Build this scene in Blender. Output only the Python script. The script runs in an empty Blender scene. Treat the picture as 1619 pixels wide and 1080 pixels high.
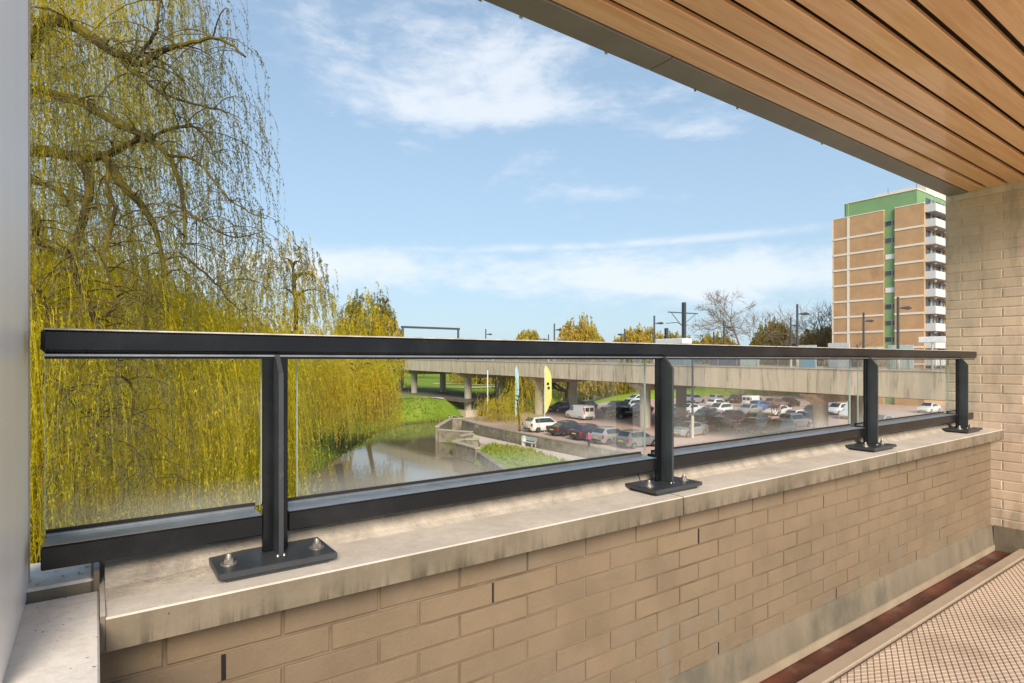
import bpy, math, random
import numpy as np
from mathutils import Vector, Matrix
R = math.radians
rng = np.random.default_rng(7)
random.seed(7)
S = bpy.context.scene
COL = S.collection

# ---------------------------------------------------------------- camera
# world origin is the eye point; X runs along the railing, Y outward, Z up
F_PX, YAW, HOR, CX = 924.9, R(54.591), 569.1, 809.5
cy, sy = math.cos(YAW), math.sin(YAW)
cam = bpy.data.cameras.new("camera"); camo = bpy.data.objects.new("camera", cam); COL.objects.link(camo)
cam.sensor_width = 36; cam.lens = 36 * F_PX / 1619; cam.shift_y = 29.1 / 1619
cam.clip_start = .02; cam.clip_end = 4000
camo.rotation_euler = (R(90), 0, YAW - R(90)); S.camera = camo

# ---------------------------------------------------------------- light
SUN_EL, SUN_AZ = R(31), R(248)          # azimuth: mathematical angle from +X
sv = Vector((math.cos(SUN_AZ) * math.cos(SUN_EL), math.sin(SUN_AZ) * math.cos(SUN_EL), math.sin(SUN_EL)))
sun = bpy.data.lights.new("sun", 'SUN'); sun.energy = 1.5; sun.angle = R(28); sun.color = (1, .90, .76)
suno = bpy.data.objects.new("sun", sun); COL.objects.link(suno)
suno.rotation_euler = (-sv).to_track_quat('-Z', 'Y').to_euler()
S.view_settings.view_transform = 'Standard'; S.view_settings.look = 'None'
S.view_settings.exposure = 1.68; S.view_settings.gamma = 1
S.view_settings.use_curve_mapping = False
S.cycles.max_bounces = 10; S.cycles.transparent_max_bounces = 16; S.cycles.use_denoising = True
S.cycles.diffuse_bounces = 5

def node(nt, typ, ins=None, **props):
    n = nt.nodes.new(typ)
    for k, v in props.items(): setattr(n, k, v)
    for k, v in (ins or {}).items():
        if isinstance(v, bpy.types.NodeSocket): nt.links.new(v, n.inputs[k])
        else: n.inputs[k].default_value = v
    return n
def mth(nt, op, a, b=0., c=0., clamp=False):
    return node(nt, 'ShaderNodeMath', {0: a, 1: b, 2: c}, operation=op, use_clamp=clamp).outputs[0]
def smooth(nt, v, a, b, lo=0., hi=1.):
    n = node(nt, 'ShaderNodeMapRange', {'Value': v, 'From Min': a, 'From Max': b, 'To Min': lo, 'To Max': hi}, interpolation_type='SMOOTHSTEP')
    return n.outputs[0]
def mixc(nt, f, a, b, mode='MIX'):
    n = nt.nodes.new('ShaderNodeMix'); n.data_type = 'RGBA'; n.blend_type = mode
    for k, v in ((0, f), (6, a), (7, b)):
        if isinstance(v, bpy.types.NodeSocket): nt.links.new(v, n.inputs[k])
        else: n.inputs[k].default_value = (*v, 1) if isinstance(v, tuple) and len(v) == 3 else v
    return n.outputs[2]
def noise(nt, vec, scale, detail=3, rough=.55, dist=0):
    return node(nt, 'ShaderNodeTexNoise', {'Vector': vec, 'Scale': scale, 'Detail': detail, 'Roughness': rough, 'Distortion': dist}).outputs[0]
def scl(nt, vec, s):
    return node(nt, 'ShaderNodeMapping', {'Vector': vec, 'Scale': s}).outputs[0]

W = bpy.data.worlds.new("World"); S.world = W; W.use_nodes = True
nt = W.node_tree; nt.nodes.clear()
sky = node(nt, 'ShaderNodeTexSky', sky_type='NISHITA', sun_disc=False, sun_elevation=SUN_EL,
           sun_rotation=R(90) - SUN_AZ, altitude=10, air_density=1.0, dust_density=.7, ozone_density=1.6)
dirv = node(nt, 'ShaderNodeTexCoord').outputs['Generated']
sep = node(nt, 'ShaderNodeSeparateXYZ', {0: dirv})
dx, dy, dz = sep.outputs
az = mth(nt, 'MULTIPLY', mth(nt, 'SUBTRACT', YAW, mth(nt, 'ARCTAN2', dy, dx)), 57.2958)   # degrees right of the canal axis
el = mth(nt, 'MULTIPLY', mth(nt, 'ARCSINE', dz), 57.2958)
wv = node(nt, 'ShaderNodeCombineXYZ', {0: az, 1: mth(nt, 'MULTIPLY', el, 2.6), 2: 0.}).outputs[0]
tilt = node(nt, 'ShaderNodeMapping', {'Vector': wv, 'Rotation': (0, 0, R(14))}).outputs[0]
n1 = noise(nt, tilt, .045, 8, .58, .6)
n2 = noise(nt, wv, .16, 7, .62, .4)
n3 = noise(nt, tilt, .5, 5, .6, .3)
base = mth(nt, 'ADD', mth(nt, 'MULTIPLY', n1, .6), mth(nt, 'ADD', mth(nt, 'MULTIPLY', n2, .33), mth(nt, 'MULTIPLY', n3, .13)))
def blob(a0, e0, wa, we, slope=0.):
    a = mth(nt, 'DIVIDE', mth(nt, 'SUBTRACT', az, a0), wa)
    e = mth(nt, 'DIVIDE', mth(nt, 'SUBTRACT', mth(nt, 'SUBTRACT', el, e0), mth(nt, 'MULTIPLY', mth(nt, 'SUBTRACT', az, a0), slope)), we)
    r = mth(nt, 'ADD', mth(nt, 'MULTIPLY', a, a), mth(nt, 'MULTIPLY', e, e))
    return mth(nt, 'EXPONENT', mth(nt, 'MULTIPLY', r, -1.))
field = mth(nt, 'MULTIPLY', blob(-3, 26.5, 13, 4.6, .02), .19)
for args, k in (((2, 23.2, 14, 1.5, .03), .16), ((7, 8.2, 42, 2.1, .0), .22), ((22, 6.5, 13, 2.4, 0), .16), ((9, 15.6, 4.5, .8, -.05), .17),
                ((18, 20.6, 4.5, 1.0, .05), .17), ((-15, 9.4, 9, 1.4, .1), .12), ((40, 13, 30, 8, 0), .05), ((-60, 22, 40, 9, 0), .12),
                ((140, 20, 60, 9, 0), .12), ((-150, 28, 50, 9, 0), .12), ((80, 40, 40, 9, 0), .12)):
    field = mth(nt, 'ADD', field, mth(nt, 'MULTIPLY', blob(*args), k))
cl = smooth(nt, mth(nt, 'ADD', base, field), .575, .83)
trail = mth(nt, 'MULTIPLY', blob(8, 10.95, 26, .36, .022), mth(nt, 'MULTIPLY', smooth(nt, n2, .3, .62), .8))
cl = mth(nt, 'MAXIMUM', cl, trail, clamp=True)
hz = node(nt, 'ShaderNodeMapRange', {'Value': el, 'From Min': 0., 'From Max': 65., 'To Min': .85, 'To Max': .0}).outputs[0]
skyc = node(nt, 'ShaderNodeHueSaturation', {'Color': sky.outputs[0], 'Saturation': 1.0, 'Value': 1.0}).outputs[0]
skyc = mixc(nt, 1., skyc, (1.0, 1.0, .975), 'MULTIPLY')
c1 = mixc(nt, hz, skyc, (2.45, 3.35, 4.2))
c2 = mixc(nt, mth(nt, 'MULTIPLY', cl, .75), c1, (5.0, 5.25, 5.55))
bg = node(nt, 'ShaderNodeBackground', {'Color': c2, 'Strength': .060})
nt.links.new(bg.outputs[0], node(nt, 'ShaderNodeOutputWorld').inputs[0])

# ---------------------------------------------------------------- helpers: geometry
def ray(px, py):
    u, v = (px - CX) / F_PX, (HOR - py) / F_PX
    return np.array([cy + u * sy, sy - u * cy, v])
def at(px, py, d): return ray(px, py) * d                    # point at depth d
def G(px, py, z):                                             # point on the level z
    r = ray(px, py); return r * z / r[2]

class MB:
    def __init__(s): s.v, s.f, s.m = [], [], []
    def add(s, vs, fs, m=0):
        b = len(s.v); s.v += [tuple(map(float, p)) for p in vs]; s.f += [tuple(b + i for i in f) for f in fs]; s.m += [m] * len(fs); return s
    def box(s, x0, x1, y0, y1, z0, z1, m=0):
        vs = [(x, y, z) for z in (z0, z1) for y in (y0, y1) for x in (x0, x1)]
        return s.add(vs, [(0, 2, 3, 1), (4, 5, 7, 6), (0, 1, 5, 4), (2, 6, 7, 3), (0, 4, 6, 2), (1, 3, 7, 5)], m)
    def bbox(s, x0, x1, y0, y1, z0, z1, b, m=0):              # box with chamfered edges
        bm = bmesh_box(x0, x1, y0, y1, z0, z1, b); return s.add(*bm, m)
    def prism(s, poly, z0, z1, m=0):                          # polygon in xy, extruded in z
        n = len(poly); a = sum(poly[i][0] * poly[(i + 1) % n][1] - poly[(i + 1) % n][0] * poly[i][1] for i in range(n))
        if a < 0: poly = poly[::-1]
        vs = [(p[0], p[1], z0) for p in poly] + [(p[0], p[1], z1) for p in poly]
        return s.add(vs, [tuple(range(n))[::-1], tuple(range(n, 2 * n))] + [(i, (i + 1) % n, n + (i + 1) % n, n + i) for i in range(n)], m)
    def loft(s, rings, m=0, caps=True, closed=True):
        n = len(rings[0]); b = []
        fs = []
        for k in range(len(rings) - 1):
            for i in range(n if closed else n - 1):
                j = (i + 1) % n
                fs.append((k * n + i, k * n + j, (k + 1) * n + j, (k + 1) * n + i))
        if caps: fs += [tuple(range(n))[::-1], tuple((len(rings) - 1) * n + i for i in range(n))]
        return s.add([p for r in rings for p in r], fs, m)
    def tube(s, pts, rad, n=6, m=0):
        pts = [Vector(p) for p in pts]
        if not hasattr(rad, '__len__'): rad = [rad] * len(pts)
        rings = []; up = None
        for i, p in enumerate(pts):
            t = (pts[min(i + 1, len(pts) - 1)] - pts[max(i - 1, 0)]).normalized()
            if up is None: up = t.orthogonal().normalized()
            up = (up - t * up.dot(t)); up = up.normalized() if up.length > 1e-6 else t.orthogonal().normalized()
            w = t.cross(up)
            rings.append([p + (up * math.cos(2 * math.pi * k / n) + w * math.sin(2 * math.pi * k / n)) * rad[i] for k in range(n)])
        return s.loft(rings, m)
    def cyl(s, c, r, h, n=16, m=0, r2=None):
        r2 = r if r2 is None else r2
        return s.loft([[(c[0] + q * math.cos(2 * math.pi * k / n), c[1] + q * math.sin(2 * math.pi * k / n), z) for k in range(n)] for q, z in ((r, c[2]), (r2, c[2] + h))], m)
    def lathe(s, c, prof, n=14, m=0):
        return s.loft([[(c[0] + r * math.cos(2 * math.pi * k / n), c[1] + r * math.sin(2 * math.pi * k / n), c[2] + z) for k in range(n)] for r, z in prof], m)
    def xf(s, M):
        s.v = [tuple(M @ Vector(p)) for p in s.v]; return s

def bmesh_box(x0, x1, y0, y1, z0, z1, b):
    vs, fs, idx = [], [], {}
    X, Y, Z = (x0, x1), (y0, y1), (z0, z1)
    for i in (0, 1):
        for j in (0, 1):
            for k in (0, 1):
                p = [X[i], Y[j], Z[k]]; si = (1, -1)
                for a in range(3):
                    q = [p[0] + b * si[i], p[1] + b * si[j], p[2] + b * si[k]]; q[a] = p[a]
                    idx[(i, j, k, a)] = len(vs); vs.append(tuple(q))
    I = lambda i, j, k, a: idx[(i, j, k, a)]
    for s in (0, 1):
        fs.append([I(s, 0, 0, 0), I(s, 0, 1, 0), I(s, 1, 1, 0), I(s, 1, 0, 0)])
        fs.append([I(0, s, 0, 1), I(1, s, 0, 1), I(1, s, 1, 1), I(0, s, 1, 1)])
        fs.append([I(0, 0, s, 2), I(0, 1, s, 2), I(1, 1, s, 2), I(1, 0, s, 2)])
        for t in (0, 1):
            fs.append([I(0, s, t, 1), I(1, s, t, 1), I(1, s, t, 2), I(0, s, t, 2)])
            fs.append([I(s, 0, t, 0), I(s, 1, t, 0), I(s, 1, t, 2), I(s, 0, t, 2)])
            fs.append([I(s, t, 0, 0), I(s, t, 1, 0), I(s, t, 1, 1), I(s, t, 0, 1)])
            for r in (0, 1): fs.append([I(s, t, r, 0), I(s, t, r, 1), I(s, t, r, 2)])
    c = Vector(((x0 + x1) / 2, (y0 + y1) / 2, (z0 + z1) / 2)); out = []
    for f in fs:                                              # orient outward
        P = [Vector(vs[i]) for i in f]; n = (P[1] - P[0]).cross(P[2] - P[0])
        out.append(tuple(f) if n.dot(sum(P, Vector()) / len(P) - c) > 0 else tuple(f[::-1]))
    return vs, out

def mesh_of(name, mb, mats, off=(0, 0, 0), smooth_ang=None):
    me = bpy.data.meshes.new(name)
    o = Vector(off)
    me.from_pydata([tuple(Vector(p) - o) for p in mb.v], [], mb.f)
    for m in (mats if isinstance(mats, (list, tuple)) else [mats]): me.materials.append(m)
    if any(mb.m): me.polygons.foreach_set('material_index', mb.m)
    if smooth_ang:
        me.polygons.foreach_set('use_smooth', [True] * len(me.polygons)); me.set_sharp_from_angle(angle=R(smooth_ang))
    return me
def mesh_np(name, v, f, mats):
    me = bpy.data.meshes.new(name); k = f.shape[1]
    me.vertices.add(len(v)); me.vertices.foreach_set('co', np.ascontiguousarray(v, dtype=np.float32).ravel())
    me.loops.add(f.size); me.loops.foreach_set('vertex_index', f.astype(np.int32).ravel())
    me.polygons.add(len(f)); me.polygons.foreach_set('loop_start', np.arange(len(f), dtype=np.int32) * k)
    me.update(calc_edges=True)
    for m in (mats if isinstance(mats, (list, tuple)) else [mats]): me.materials.append(m)
    return me
def tag(o, label=None, cat=None, group=None, kind=None):
    for k, v in (('label', label), ('category', cat), ('group', group), ('kind', kind)):
        if v: o[k] = v
    return o
def link(name, data, parent=None, loc=(0, 0, 0), rot=None):
    o = bpy.data.objects.new(name, data); COL.objects.link(o); o.location = loc
    if rot: o.rotation_euler = rot
    if parent: o.parent = parent
    return o
def thing(name, label, cat, loc=(0, 0, 0), rz=0, group=None):
    o = bpy.data.objects.new(name, None); COL.objects.link(o); o.empty_display_size = .2
    o.location = loc; o.rotation_euler = (0, 0, rz); return tag(o, label, cat, group)
def root_of(o):
    while o.parent: o = o.parent
    return o
def part(name, mb, mats, parent, sm=None, world=True, kind=None):
    """mesh given in world coordinates (the thing is unrotated) or local ones"""
    off = root_of(parent).location if world else (0, 0, 0)
    o = link(name, mesh_of(name, mb, mats, off, sm), parent)
    if kind: o['kind'] = kind
    return o
def single(name, mb, mats, label=None, cat=None, group=None, kind=None, sm=None, loc=None):
    loc = Vector(loc) if loc is not None else Vector((0, 0, 0))
    o = link(name, mesh_of(name, mb, mats, loc, sm), None, loc); return tag(o, label, cat, group, kind)
def dup(o, loc, rz=None, label=None, scale=None):
    r = o.copy(); COL.objects.link(r); r.location = loc
    if rz is not None: r.rotation_euler = (0, 0, rz)
    if scale: r.scale = scale
    if label: r['label'] = label
    for ch in o.children:
        c = ch.copy(); COL.objects.link(c); c.parent = r
        for g in ch.children:
            d = g.copy(); COL.objects.link(d); d.parent = c
    return r

# ---------------------------------------------------------------- helpers: materials
def new_mat(name):
    m = bpy.data.materials.new(name); m.use_nodes = True; m.node_tree.nodes.clear(); return m, m.node_tree
def out(nt, sh): nt.links.new(sh, node(nt, 'ShaderNodeOutputMaterial').inputs[0])
def M(name, col, rough=.7, metal=0., var=.12, sc=6., rnd=0., bump=0., bsc=60., spec=.5, stretch=(1, 1, 1), coat=0., dirt=None, local=False):
    m, nt = new_mat(name)
    pos = node(nt, 'ShaderNodeTexCoord').outputs['Object'] if local else node(nt, 'ShaderNodeNewGeometry').outputs['Position']
    p = scl(nt, pos, stretch)
    n = noise(nt, p, sc, 5, .6)
    c = mixc(nt, smooth(nt, n, .25, .75), tuple(x * (1 - var) for x in col), tuple(min(1, x * (1 + var)) for x in col))
    if dirt:
        d = noise(nt, p, dirt[1], 6, .65)
        c = mixc(nt, smooth(nt, d, dirt[2], dirt[3], 0, dirt[4]), c, dirt[0])
    if rnd:
        r = node(nt, 'ShaderNodeObjectInfo').outputs['Random']
        c = mixc(nt, 1., c, node(nt, 'ShaderNodeCombineColor', {0: mth(nt, 'MULTIPLY_ADD', r, 2 * rnd, 1 - rnd), 1: mth(nt, 'MULTIPLY_ADD', r, 2 * rnd * .95, 1 - rnd * .95),
                 2: mth(nt, 'MULTIPLY_ADD', r, 2 * rnd * .8, 1 - rnd * .8)}).outputs[0], 'MULTIPLY')
    ins = {'Base Color': c, 'Roughness': rough, 'Metallic': metal, 'Specular IOR Level': spec, 'Coat Weight': coat}
    if bump:
        b = noise(nt, p, bsc, 4, .6)
        ins['Normal'] = node(nt, 'ShaderNodeBump', {'Strength': bump, 'Distance': .01, 'Height': b}).outputs[0]
    out(nt, node(nt, 'ShaderNodeBsdfPrincipled', ins).outputs[0]); return m
def leafmat(name, ca, cb, sc=.35, trans=.4, cc=None):
    m, nt = new_mat(name)
    pos = node(nt, 'ShaderNodeNewGeometry').outputs['Position']
    n = noise(nt, scl(nt, pos, (1, 1, .45)), sc, 4, .6)
    c = mixc(nt, smooth(nt, n, .35, .65), ca, cb)
    n2_ = noise(nt, pos, sc * 14, 2, .5)
    c = mixc(nt, 1., c, mixc(nt, smooth(nt, n2_, .3, .7), (.62, .66, .7), (1.25, 1.2, 1.1)), 'MULTIPLY')
    if cc:
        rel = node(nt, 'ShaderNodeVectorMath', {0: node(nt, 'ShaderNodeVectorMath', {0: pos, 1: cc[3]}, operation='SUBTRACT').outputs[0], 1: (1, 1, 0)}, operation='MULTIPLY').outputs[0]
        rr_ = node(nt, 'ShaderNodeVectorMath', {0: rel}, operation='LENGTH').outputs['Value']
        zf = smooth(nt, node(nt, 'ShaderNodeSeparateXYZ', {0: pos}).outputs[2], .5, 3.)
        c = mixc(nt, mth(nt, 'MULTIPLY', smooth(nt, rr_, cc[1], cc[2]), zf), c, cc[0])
    a = node(nt, 'ShaderNodeBsdfDiffuse', {'Color': c}); b = node(nt, 'ShaderNodeBsdfTranslucent', {'Color': c})
    out(nt, node(nt, 'ShaderNodeMixShader', {0: trans, 1: a.outputs[0], 2: b.outputs[0]}).outputs[0]); return m

# brick of the balcony
def brickmat(name, ca, rnd):
    m, nt = new_mat(name)
    geo = node(nt, 'ShaderNodeNewGeometry').outputs['Position']
    r = node(nt, 'ShaderNodeObjectInfo').outputs['Random']
    n = noise(nt, geo, 5, 5, .62); f = noise(nt, geo, 130, 3, .6)
    c = mixc(nt, smooth(nt, n, .3, .7), tuple(x * .9 for x in ca), tuple(x * 1.08 for x in ca))
    c = mixc(nt, 1., c, mixc(nt, f, (.92, .92, .92), (1.07, 1.07, 1.07)), 'MULTIPLY')
    c = mixc(nt, r, mixc(nt, 1., c, (1 - rnd, 1 - rnd, 1 - rnd * .6), 'MULTIPLY'), mixc(nt, 1., c, (1 + rnd * .6, 1 + rnd * .4, 1.), 'MULTIPLY'))
    z = node(nt, 'ShaderNodeSeparateXYZ', {0: geo}).outputs[2]
    st = noise(nt, scl(nt, geo, (7, 7, 1.6)), 1.6, 6, .68)
    low = smooth(nt, z, -1.0, -.78, 1., 0.); top = smooth(nt, z, -.66, -.53, 0., .8)
    c = mixc(nt, mth(nt, 'MULTIPLY', mth(nt, 'MAXIMUM', low, top), smooth(nt, st, .46, .72, 0, .55)), c, (.2, .19, .15))
    bp = node(nt, 'ShaderNodeBump', {'Strength': .4, 'Distance': .006, 'Height': noise(nt, geo, 90, 6, .75)})
    out(nt, node(nt, 'ShaderNodeBsdfPrincipled', {'Base Color': c, 'Roughness': .85, 'Specular IOR Level': .3, 'Normal': bp.outputs[0]}).outputs[0]); return m
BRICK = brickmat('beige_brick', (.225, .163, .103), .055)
BRICK_END = brickmat('lightened_brick', (.66, .51, .365), .05)  # same brick with its tone raised, standing in for sky light on the end wall
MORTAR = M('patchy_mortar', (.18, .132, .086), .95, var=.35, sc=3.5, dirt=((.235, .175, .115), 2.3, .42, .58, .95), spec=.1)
MORTAR_END = brickmat('lightened_mortar', (.72, .60, .47), .0)

def copingmat(name, ca, cb, th):
    m, nt = new_mat(name)
    g = node(nt, 'ShaderNodeNewGeometry'); geo = g.outputs['Position']
    nz = node(nt, 'ShaderNodeSeparateXYZ', {0: g.outputs['Normal']}).outputs[2]
    z = node(nt, 'ShaderNodeSeparateXYZ', {0: geo}).outputs[2]
    n = noise(nt, geo, 6, 6, .65); n2_ = noise(nt, geo, 45, 5, .65)
    c = mixc(nt, smooth(nt, n, .3, .72), ca, cb)
    c = mixc(nt, smooth(nt, n2_, .4, .75, 0, .3), c, (.40, .35, .30))
    streak = noise(nt, scl(nt, geo, (38, 38, 2.5)), 1., 6, .7)
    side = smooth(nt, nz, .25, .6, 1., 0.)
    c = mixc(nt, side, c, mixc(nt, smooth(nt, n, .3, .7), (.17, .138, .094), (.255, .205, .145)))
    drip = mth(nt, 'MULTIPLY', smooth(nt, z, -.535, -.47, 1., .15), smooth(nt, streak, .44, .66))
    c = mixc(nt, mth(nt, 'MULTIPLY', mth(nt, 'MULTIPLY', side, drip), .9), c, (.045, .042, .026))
    sp = noise(nt, geo, 70, 2, .5)
    c = mixc(nt, mth(nt, 'MULTIPLY', smooth(nt, sp, th, th + .035), .85), c, (.06, .05, .045))
    bp = node(nt, 'ShaderNodeBump', {'Strength': .3, 'Distance': .004, 'Height': noise(nt, geo, 110, 5, .7)})
    out(nt, node(nt, 'ShaderNodeBsdfPrincipled', {'Base Color': c, 'Roughness': .85, 'Specular IOR Level': .3, 'Normal': bp.outputs[0]}).outputs[0]); return m
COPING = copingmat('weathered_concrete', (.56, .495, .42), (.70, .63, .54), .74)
SLAB = copingmat('lightened_speckled_concrete', (.74, .67, .59), (.84, .78, .71), .69)  # tone raised to offset the side panel's shade; the specks are dirt
RAISED = M('weathered_mortar_fillet', (.45, .385, .31), .9, var=.25, sc=14, bump=.35, bsc=120, dirt=((.20, .16, .13), 9, .55, .72, .6), spec=.2)
SKIRT = M('render_skirting', (.205, .165, .112), .9, var=.16, sc=7, bump=.2, dirt=((.10, .092, .068), 5, .48, .7, .75), stretch=(1, 1, .5))
GUTTER = M('red_gutter_paint', (.125, .036, .022), .5, var=.6, sc=5, dirt=((.20, .135, .10), 6, .5, .7, .65), bump=.2)
TILE = M('stone_grey_tile', (.56, .435, .325), .62, var=.08, sc=3, bump=.08, bsc=200, dirt=((.34, .25, .18), 2.6, .48, .7, .6))
TILEGROOVE = M('tile_groove', (.44, .335, .245), .8, var=.12)
EDGE = M('floor_edge_strip', (.43, .335, .245), .7, var=.12, sc=4, dirt=((.28, .21, .15), 4, .48, .7, .6))
STRIP = M('aluminium_strip', (.42, .34, .24), .5, metal=.1, var=.15)
MATT_BLACK = M('matt_black', (.012, .009, .008), .9, var=.2)
def woodmat():
    m, nt = new_mat('oiled_ceiling_board')
    geo = node(nt, 'ShaderNodeNewGeometry').outputs['Position']; r = node(nt, 'ShaderNodeObjectInfo').outputs['Random']
    sh = node(nt, 'ShaderNodeCombineXYZ', {0: mth(nt, 'MULTIPLY', r, 60), 1: mth(nt, 'MULTIPLY', r, 17), 2: 0.}).outputs[0]
    p = node(nt, 'ShaderNodeVectorMath', {0: geo, 1: sh}, operation='ADD').outputs[0]
    g1 = noise(nt, scl(nt, p, (1.2, 28, 28)), 1.5, 6, .6, .8); g2 = noise(nt, scl(nt, p, (6, 160, 160)), 1., 3, .6)
    c = mixc(nt, smooth(nt, g1, .3, .7), (.78, .395, .16), (.92, .55, .275))
    c = mixc(nt, smooth(nt, g2, .45, .75, 0, .35), c, (.66, .33, .13))
    c = mixc(nt, 1., c, mixc(nt, r, (.94, .93, .92), (1.05, 1.05, 1.06)), 'MULTIPLY')
    out(nt, node(nt, 'ShaderNodeBsdfPrincipled', {'Base Color': c, 'Roughness': .34, 'Specular IOR Level': .5, 'Coat Weight': .3}).outputs[0]); return m
WOOD = woodmat()
WOODDARK = M('ceiling_cavity', (.035, .016, .008), .9, var=.3)
FLASH = M('bronze_soffit_metal', (.255, .22, .195), .5, metal=.25, var=.12, sc=3, dirt=((.24, .19, .15), 8, .5, .75, .35))
PAINT = M('anthracite_gloss_paint', (.006, .0065, .0085), .26, var=.3, sc=4, spec=.32, coat=.05, dirt=((.02, .021, .024), 4.5, .45, .75, .8))
PAINT2 = M('anthracite_satin_paint', (.038, .043, .048), .4, var=.2, sc=9, spec=.6, dirt=((.16, .15, .14), 30, .6, .8, .5))
ALU = M('glazing_channel', (.33, .35, .37), .35, metal=.8, var=.15, sc=20)
RUBBER = M('black_gasket', (.01, .01, .01), .7)
STEEL = M('galvanised_bolt', (.42, .38, .33), .42, metal=.75, var=.3, sc=60)
PANELM = M('brushed_grey_cladding', (.93, .91, .90), .34, metal=.1, var=.03, sc=2, stretch=(8, 8, .4))
TRIM = M('cladding_edge', (.50, .44, .38), .5, var=.1)
def glassmat():
    m, nt = new_mat('railing_glass')
    geo = node(nt, 'ShaderNodeNewGeometry').outputs['Position']
    fr = node(nt, 'ShaderNodeFresnel', {'IOR': 1.42}).outputs[0]
    tr = node(nt, 'ShaderNodeBsdfTransparent', {'Color': (.955, .972, .962, 1)})
    gl = node(nt, 'ShaderNodeBsdfGlossy', {'Roughness': .01, 'Color': (1, 1, 1, 1)})
    a = node(nt, 'ShaderNodeMixShader', {0: mth(nt, 'MULTIPLY', fr, .16), 1: tr.outputs[0], 2: gl.outputs[0]})
    z = node(nt, 'ShaderNodeSeparateXYZ', {0: geo}).outputs[2]
    n = noise(nt, scl(nt, geo, (3, 3, 7)), 1.5, 5, .6)
    d = mth(nt, 'ADD', mth(nt, 'MULTIPLY', smooth(nt, z, -.345, -.26, 1, 0), .10), mth(nt, 'MULTIPLY', smooth(nt, n, .4, .8), .015))
    df = node(nt, 'ShaderNodeBsdfDiffuse', {'Color': (.75, .75, .74, 1)})
    out(nt, node(nt, 'ShaderNodeMixShader', {0: d, 1: a.outputs[0], 2: df.outputs[0]}).outputs[0]); return m
GLASS = glassmat()
GLASSEDGE = M('polished_glass_edge', (.55, .66, .60), .2, var=.1)

# ================================================================ BALCONY
ZC = -.4535          # coping ledge
XW = 4.82            # face of the end wall
YW = 1.317           # inner face of the parapet
ZG = 1.139           # underside of ceiling boards
# --- floor
fl = single('balcony_floor', MB().box(-.32, XW + .3, .1, 1.16, -1.45, -1.215).box(-.32, XW + .3, 1.16, 1.62, -1.45, -1.252), [GUTTER], kind='structure')
tile = MB(); TW, TD = .954, .488
tile.box(0, TW - .0005, 0, TD - .0005, -.028, -.0035, 1)
a, b = .0265, .0122
ni, nj = int(TW / (2 * a)), int(TD / (2 * b))
for i in range(18):
    for j in range(20):
        for h in (0, 1):
            x, y = a * (2 * i + h), b * (2 * j + h)
            k = .86; k2 = .74
            tile.add([(x - a * k, y, -.0035), (x, y - b * k, -.0035), (x + a * k, y, -.0035), (x, y + b * k, -.0035),
                      (x - a * k2, y, 0), (x, y - b * k2, 0), (x + a * k2, y, 0), (x, y + b * k2, 0)],
                     [(4, 5, 6, 7), (0, 1, 5, 4), (1, 2, 6, 5), (2, 3, 7, 6), (3, 0, 4, 7)], 0)
tme = mesh_of('floor_tile', tile, [TILE, TILEGROOVE])
for i in range(5):
    for j in range(2):
        link('floor_tile', tme, fl, (.03 + i * TW, 1.078 - TD * (j + 1), -1.19))
for i in range(5):
    part('edge_strip', MB().bbox(.03 + i * .945, .03 + i * .945 + .942, 1.093, 1.152, -1.216, -1.1895, .003), EDGE, fl)
part('drain_strip', MB().box(-.1, XW - .02, 1.292, 1.297, -1.25, -1.222), STRIP, fl)

single('bounce_terrace', MB().box(-6, 12, -12, .09, -1.5, -1.192), M('bounce_paving', (.82, .70, .56), .8, var=.08), kind='structure')  # unseen pale slab, added to bounce sunlight onto the ceiling boards
# --- parapet wall
pw = thing('parapet_wall', 'low beige brick parapet wall with concrete coping below the dark railing', 'wall', (2.4, YW, -1.25))
COURSE, PITCH, BL, BH = .0628, .2203, .2103, .0566
Z0 = -.5986                                     # a bed joint
def brick_mesh(L, h, mat, dep=.03):
    x, z, c = L / 2, h / 2, .0022
    vs = [(-x, dep, -z), (x, dep, -z), (x, dep, z), (-x, dep, z), (-x, c, -z), (x, c, -z), (x, c, z), (-x, c, z),
          (-x + c, 0, -z + c), (x - c, 0, -z + c), (x - c, 0, z - c), (-x + c, 0, z - c)]
    fs = [(8, 9, 10, 11)] + [(4 + i, 4 + (i + 1) % 4, 8 + (i + 1) % 4, 8 + i) for i in range(4)] + [(i, (i + 1) % 4, 4 + (i + 1) % 4, 4 + i) for i in range(4)]
    return mesh_of('brick', MB().add(vs, fs), mat)
_bm = {}
def brick(parent, x0, x1, zc, place, h=BH):
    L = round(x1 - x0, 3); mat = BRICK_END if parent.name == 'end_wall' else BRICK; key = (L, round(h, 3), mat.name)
    if key not in _bm: _bm[key] = brick_mesh(L, h, mat)
    o = bpy.data.objects.new('brick', _bm[key]); COL.objects.link(o); o.parent = parent
    loc, rz = place((x0 + x1) / 2, zc, random.uniform(-.0012, .0012))
    o.location = Vector(loc) - parent_loc(parent); o.rotation_euler = (random.uniform(-.006, .006), 0, rz + random.uniform(-.003, .003))
def parent_loc(p): return root_of(p).location
part('wall_core', MB().box(0.002, XW + .1, YW + .0045, 1.60, -1.25, ZC - .06), MORTAR, pw)
for k in range(9):
    zt = Z0 - (k - 1) * COURSE; zc = zt - COURSE / 2; h = BH
    if k == 0: zc = (Z0 + .003 + ZC - .061) / 2; h = ZC - .061 - Z0 - .005
    off = .1086 if k % 2 == 0 else .2130
    x = off - PITCH
    while x < XW:
        x0, x1 = max(x + .0033, .004), min(x + PITCH - .0033, XW - .002)
        if x1 - x0 > .03: brick(pw, x0, x1, zc, lambda xc, z, j: ((xc, YW + j, z), 0), h)
        x += PITCH
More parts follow.
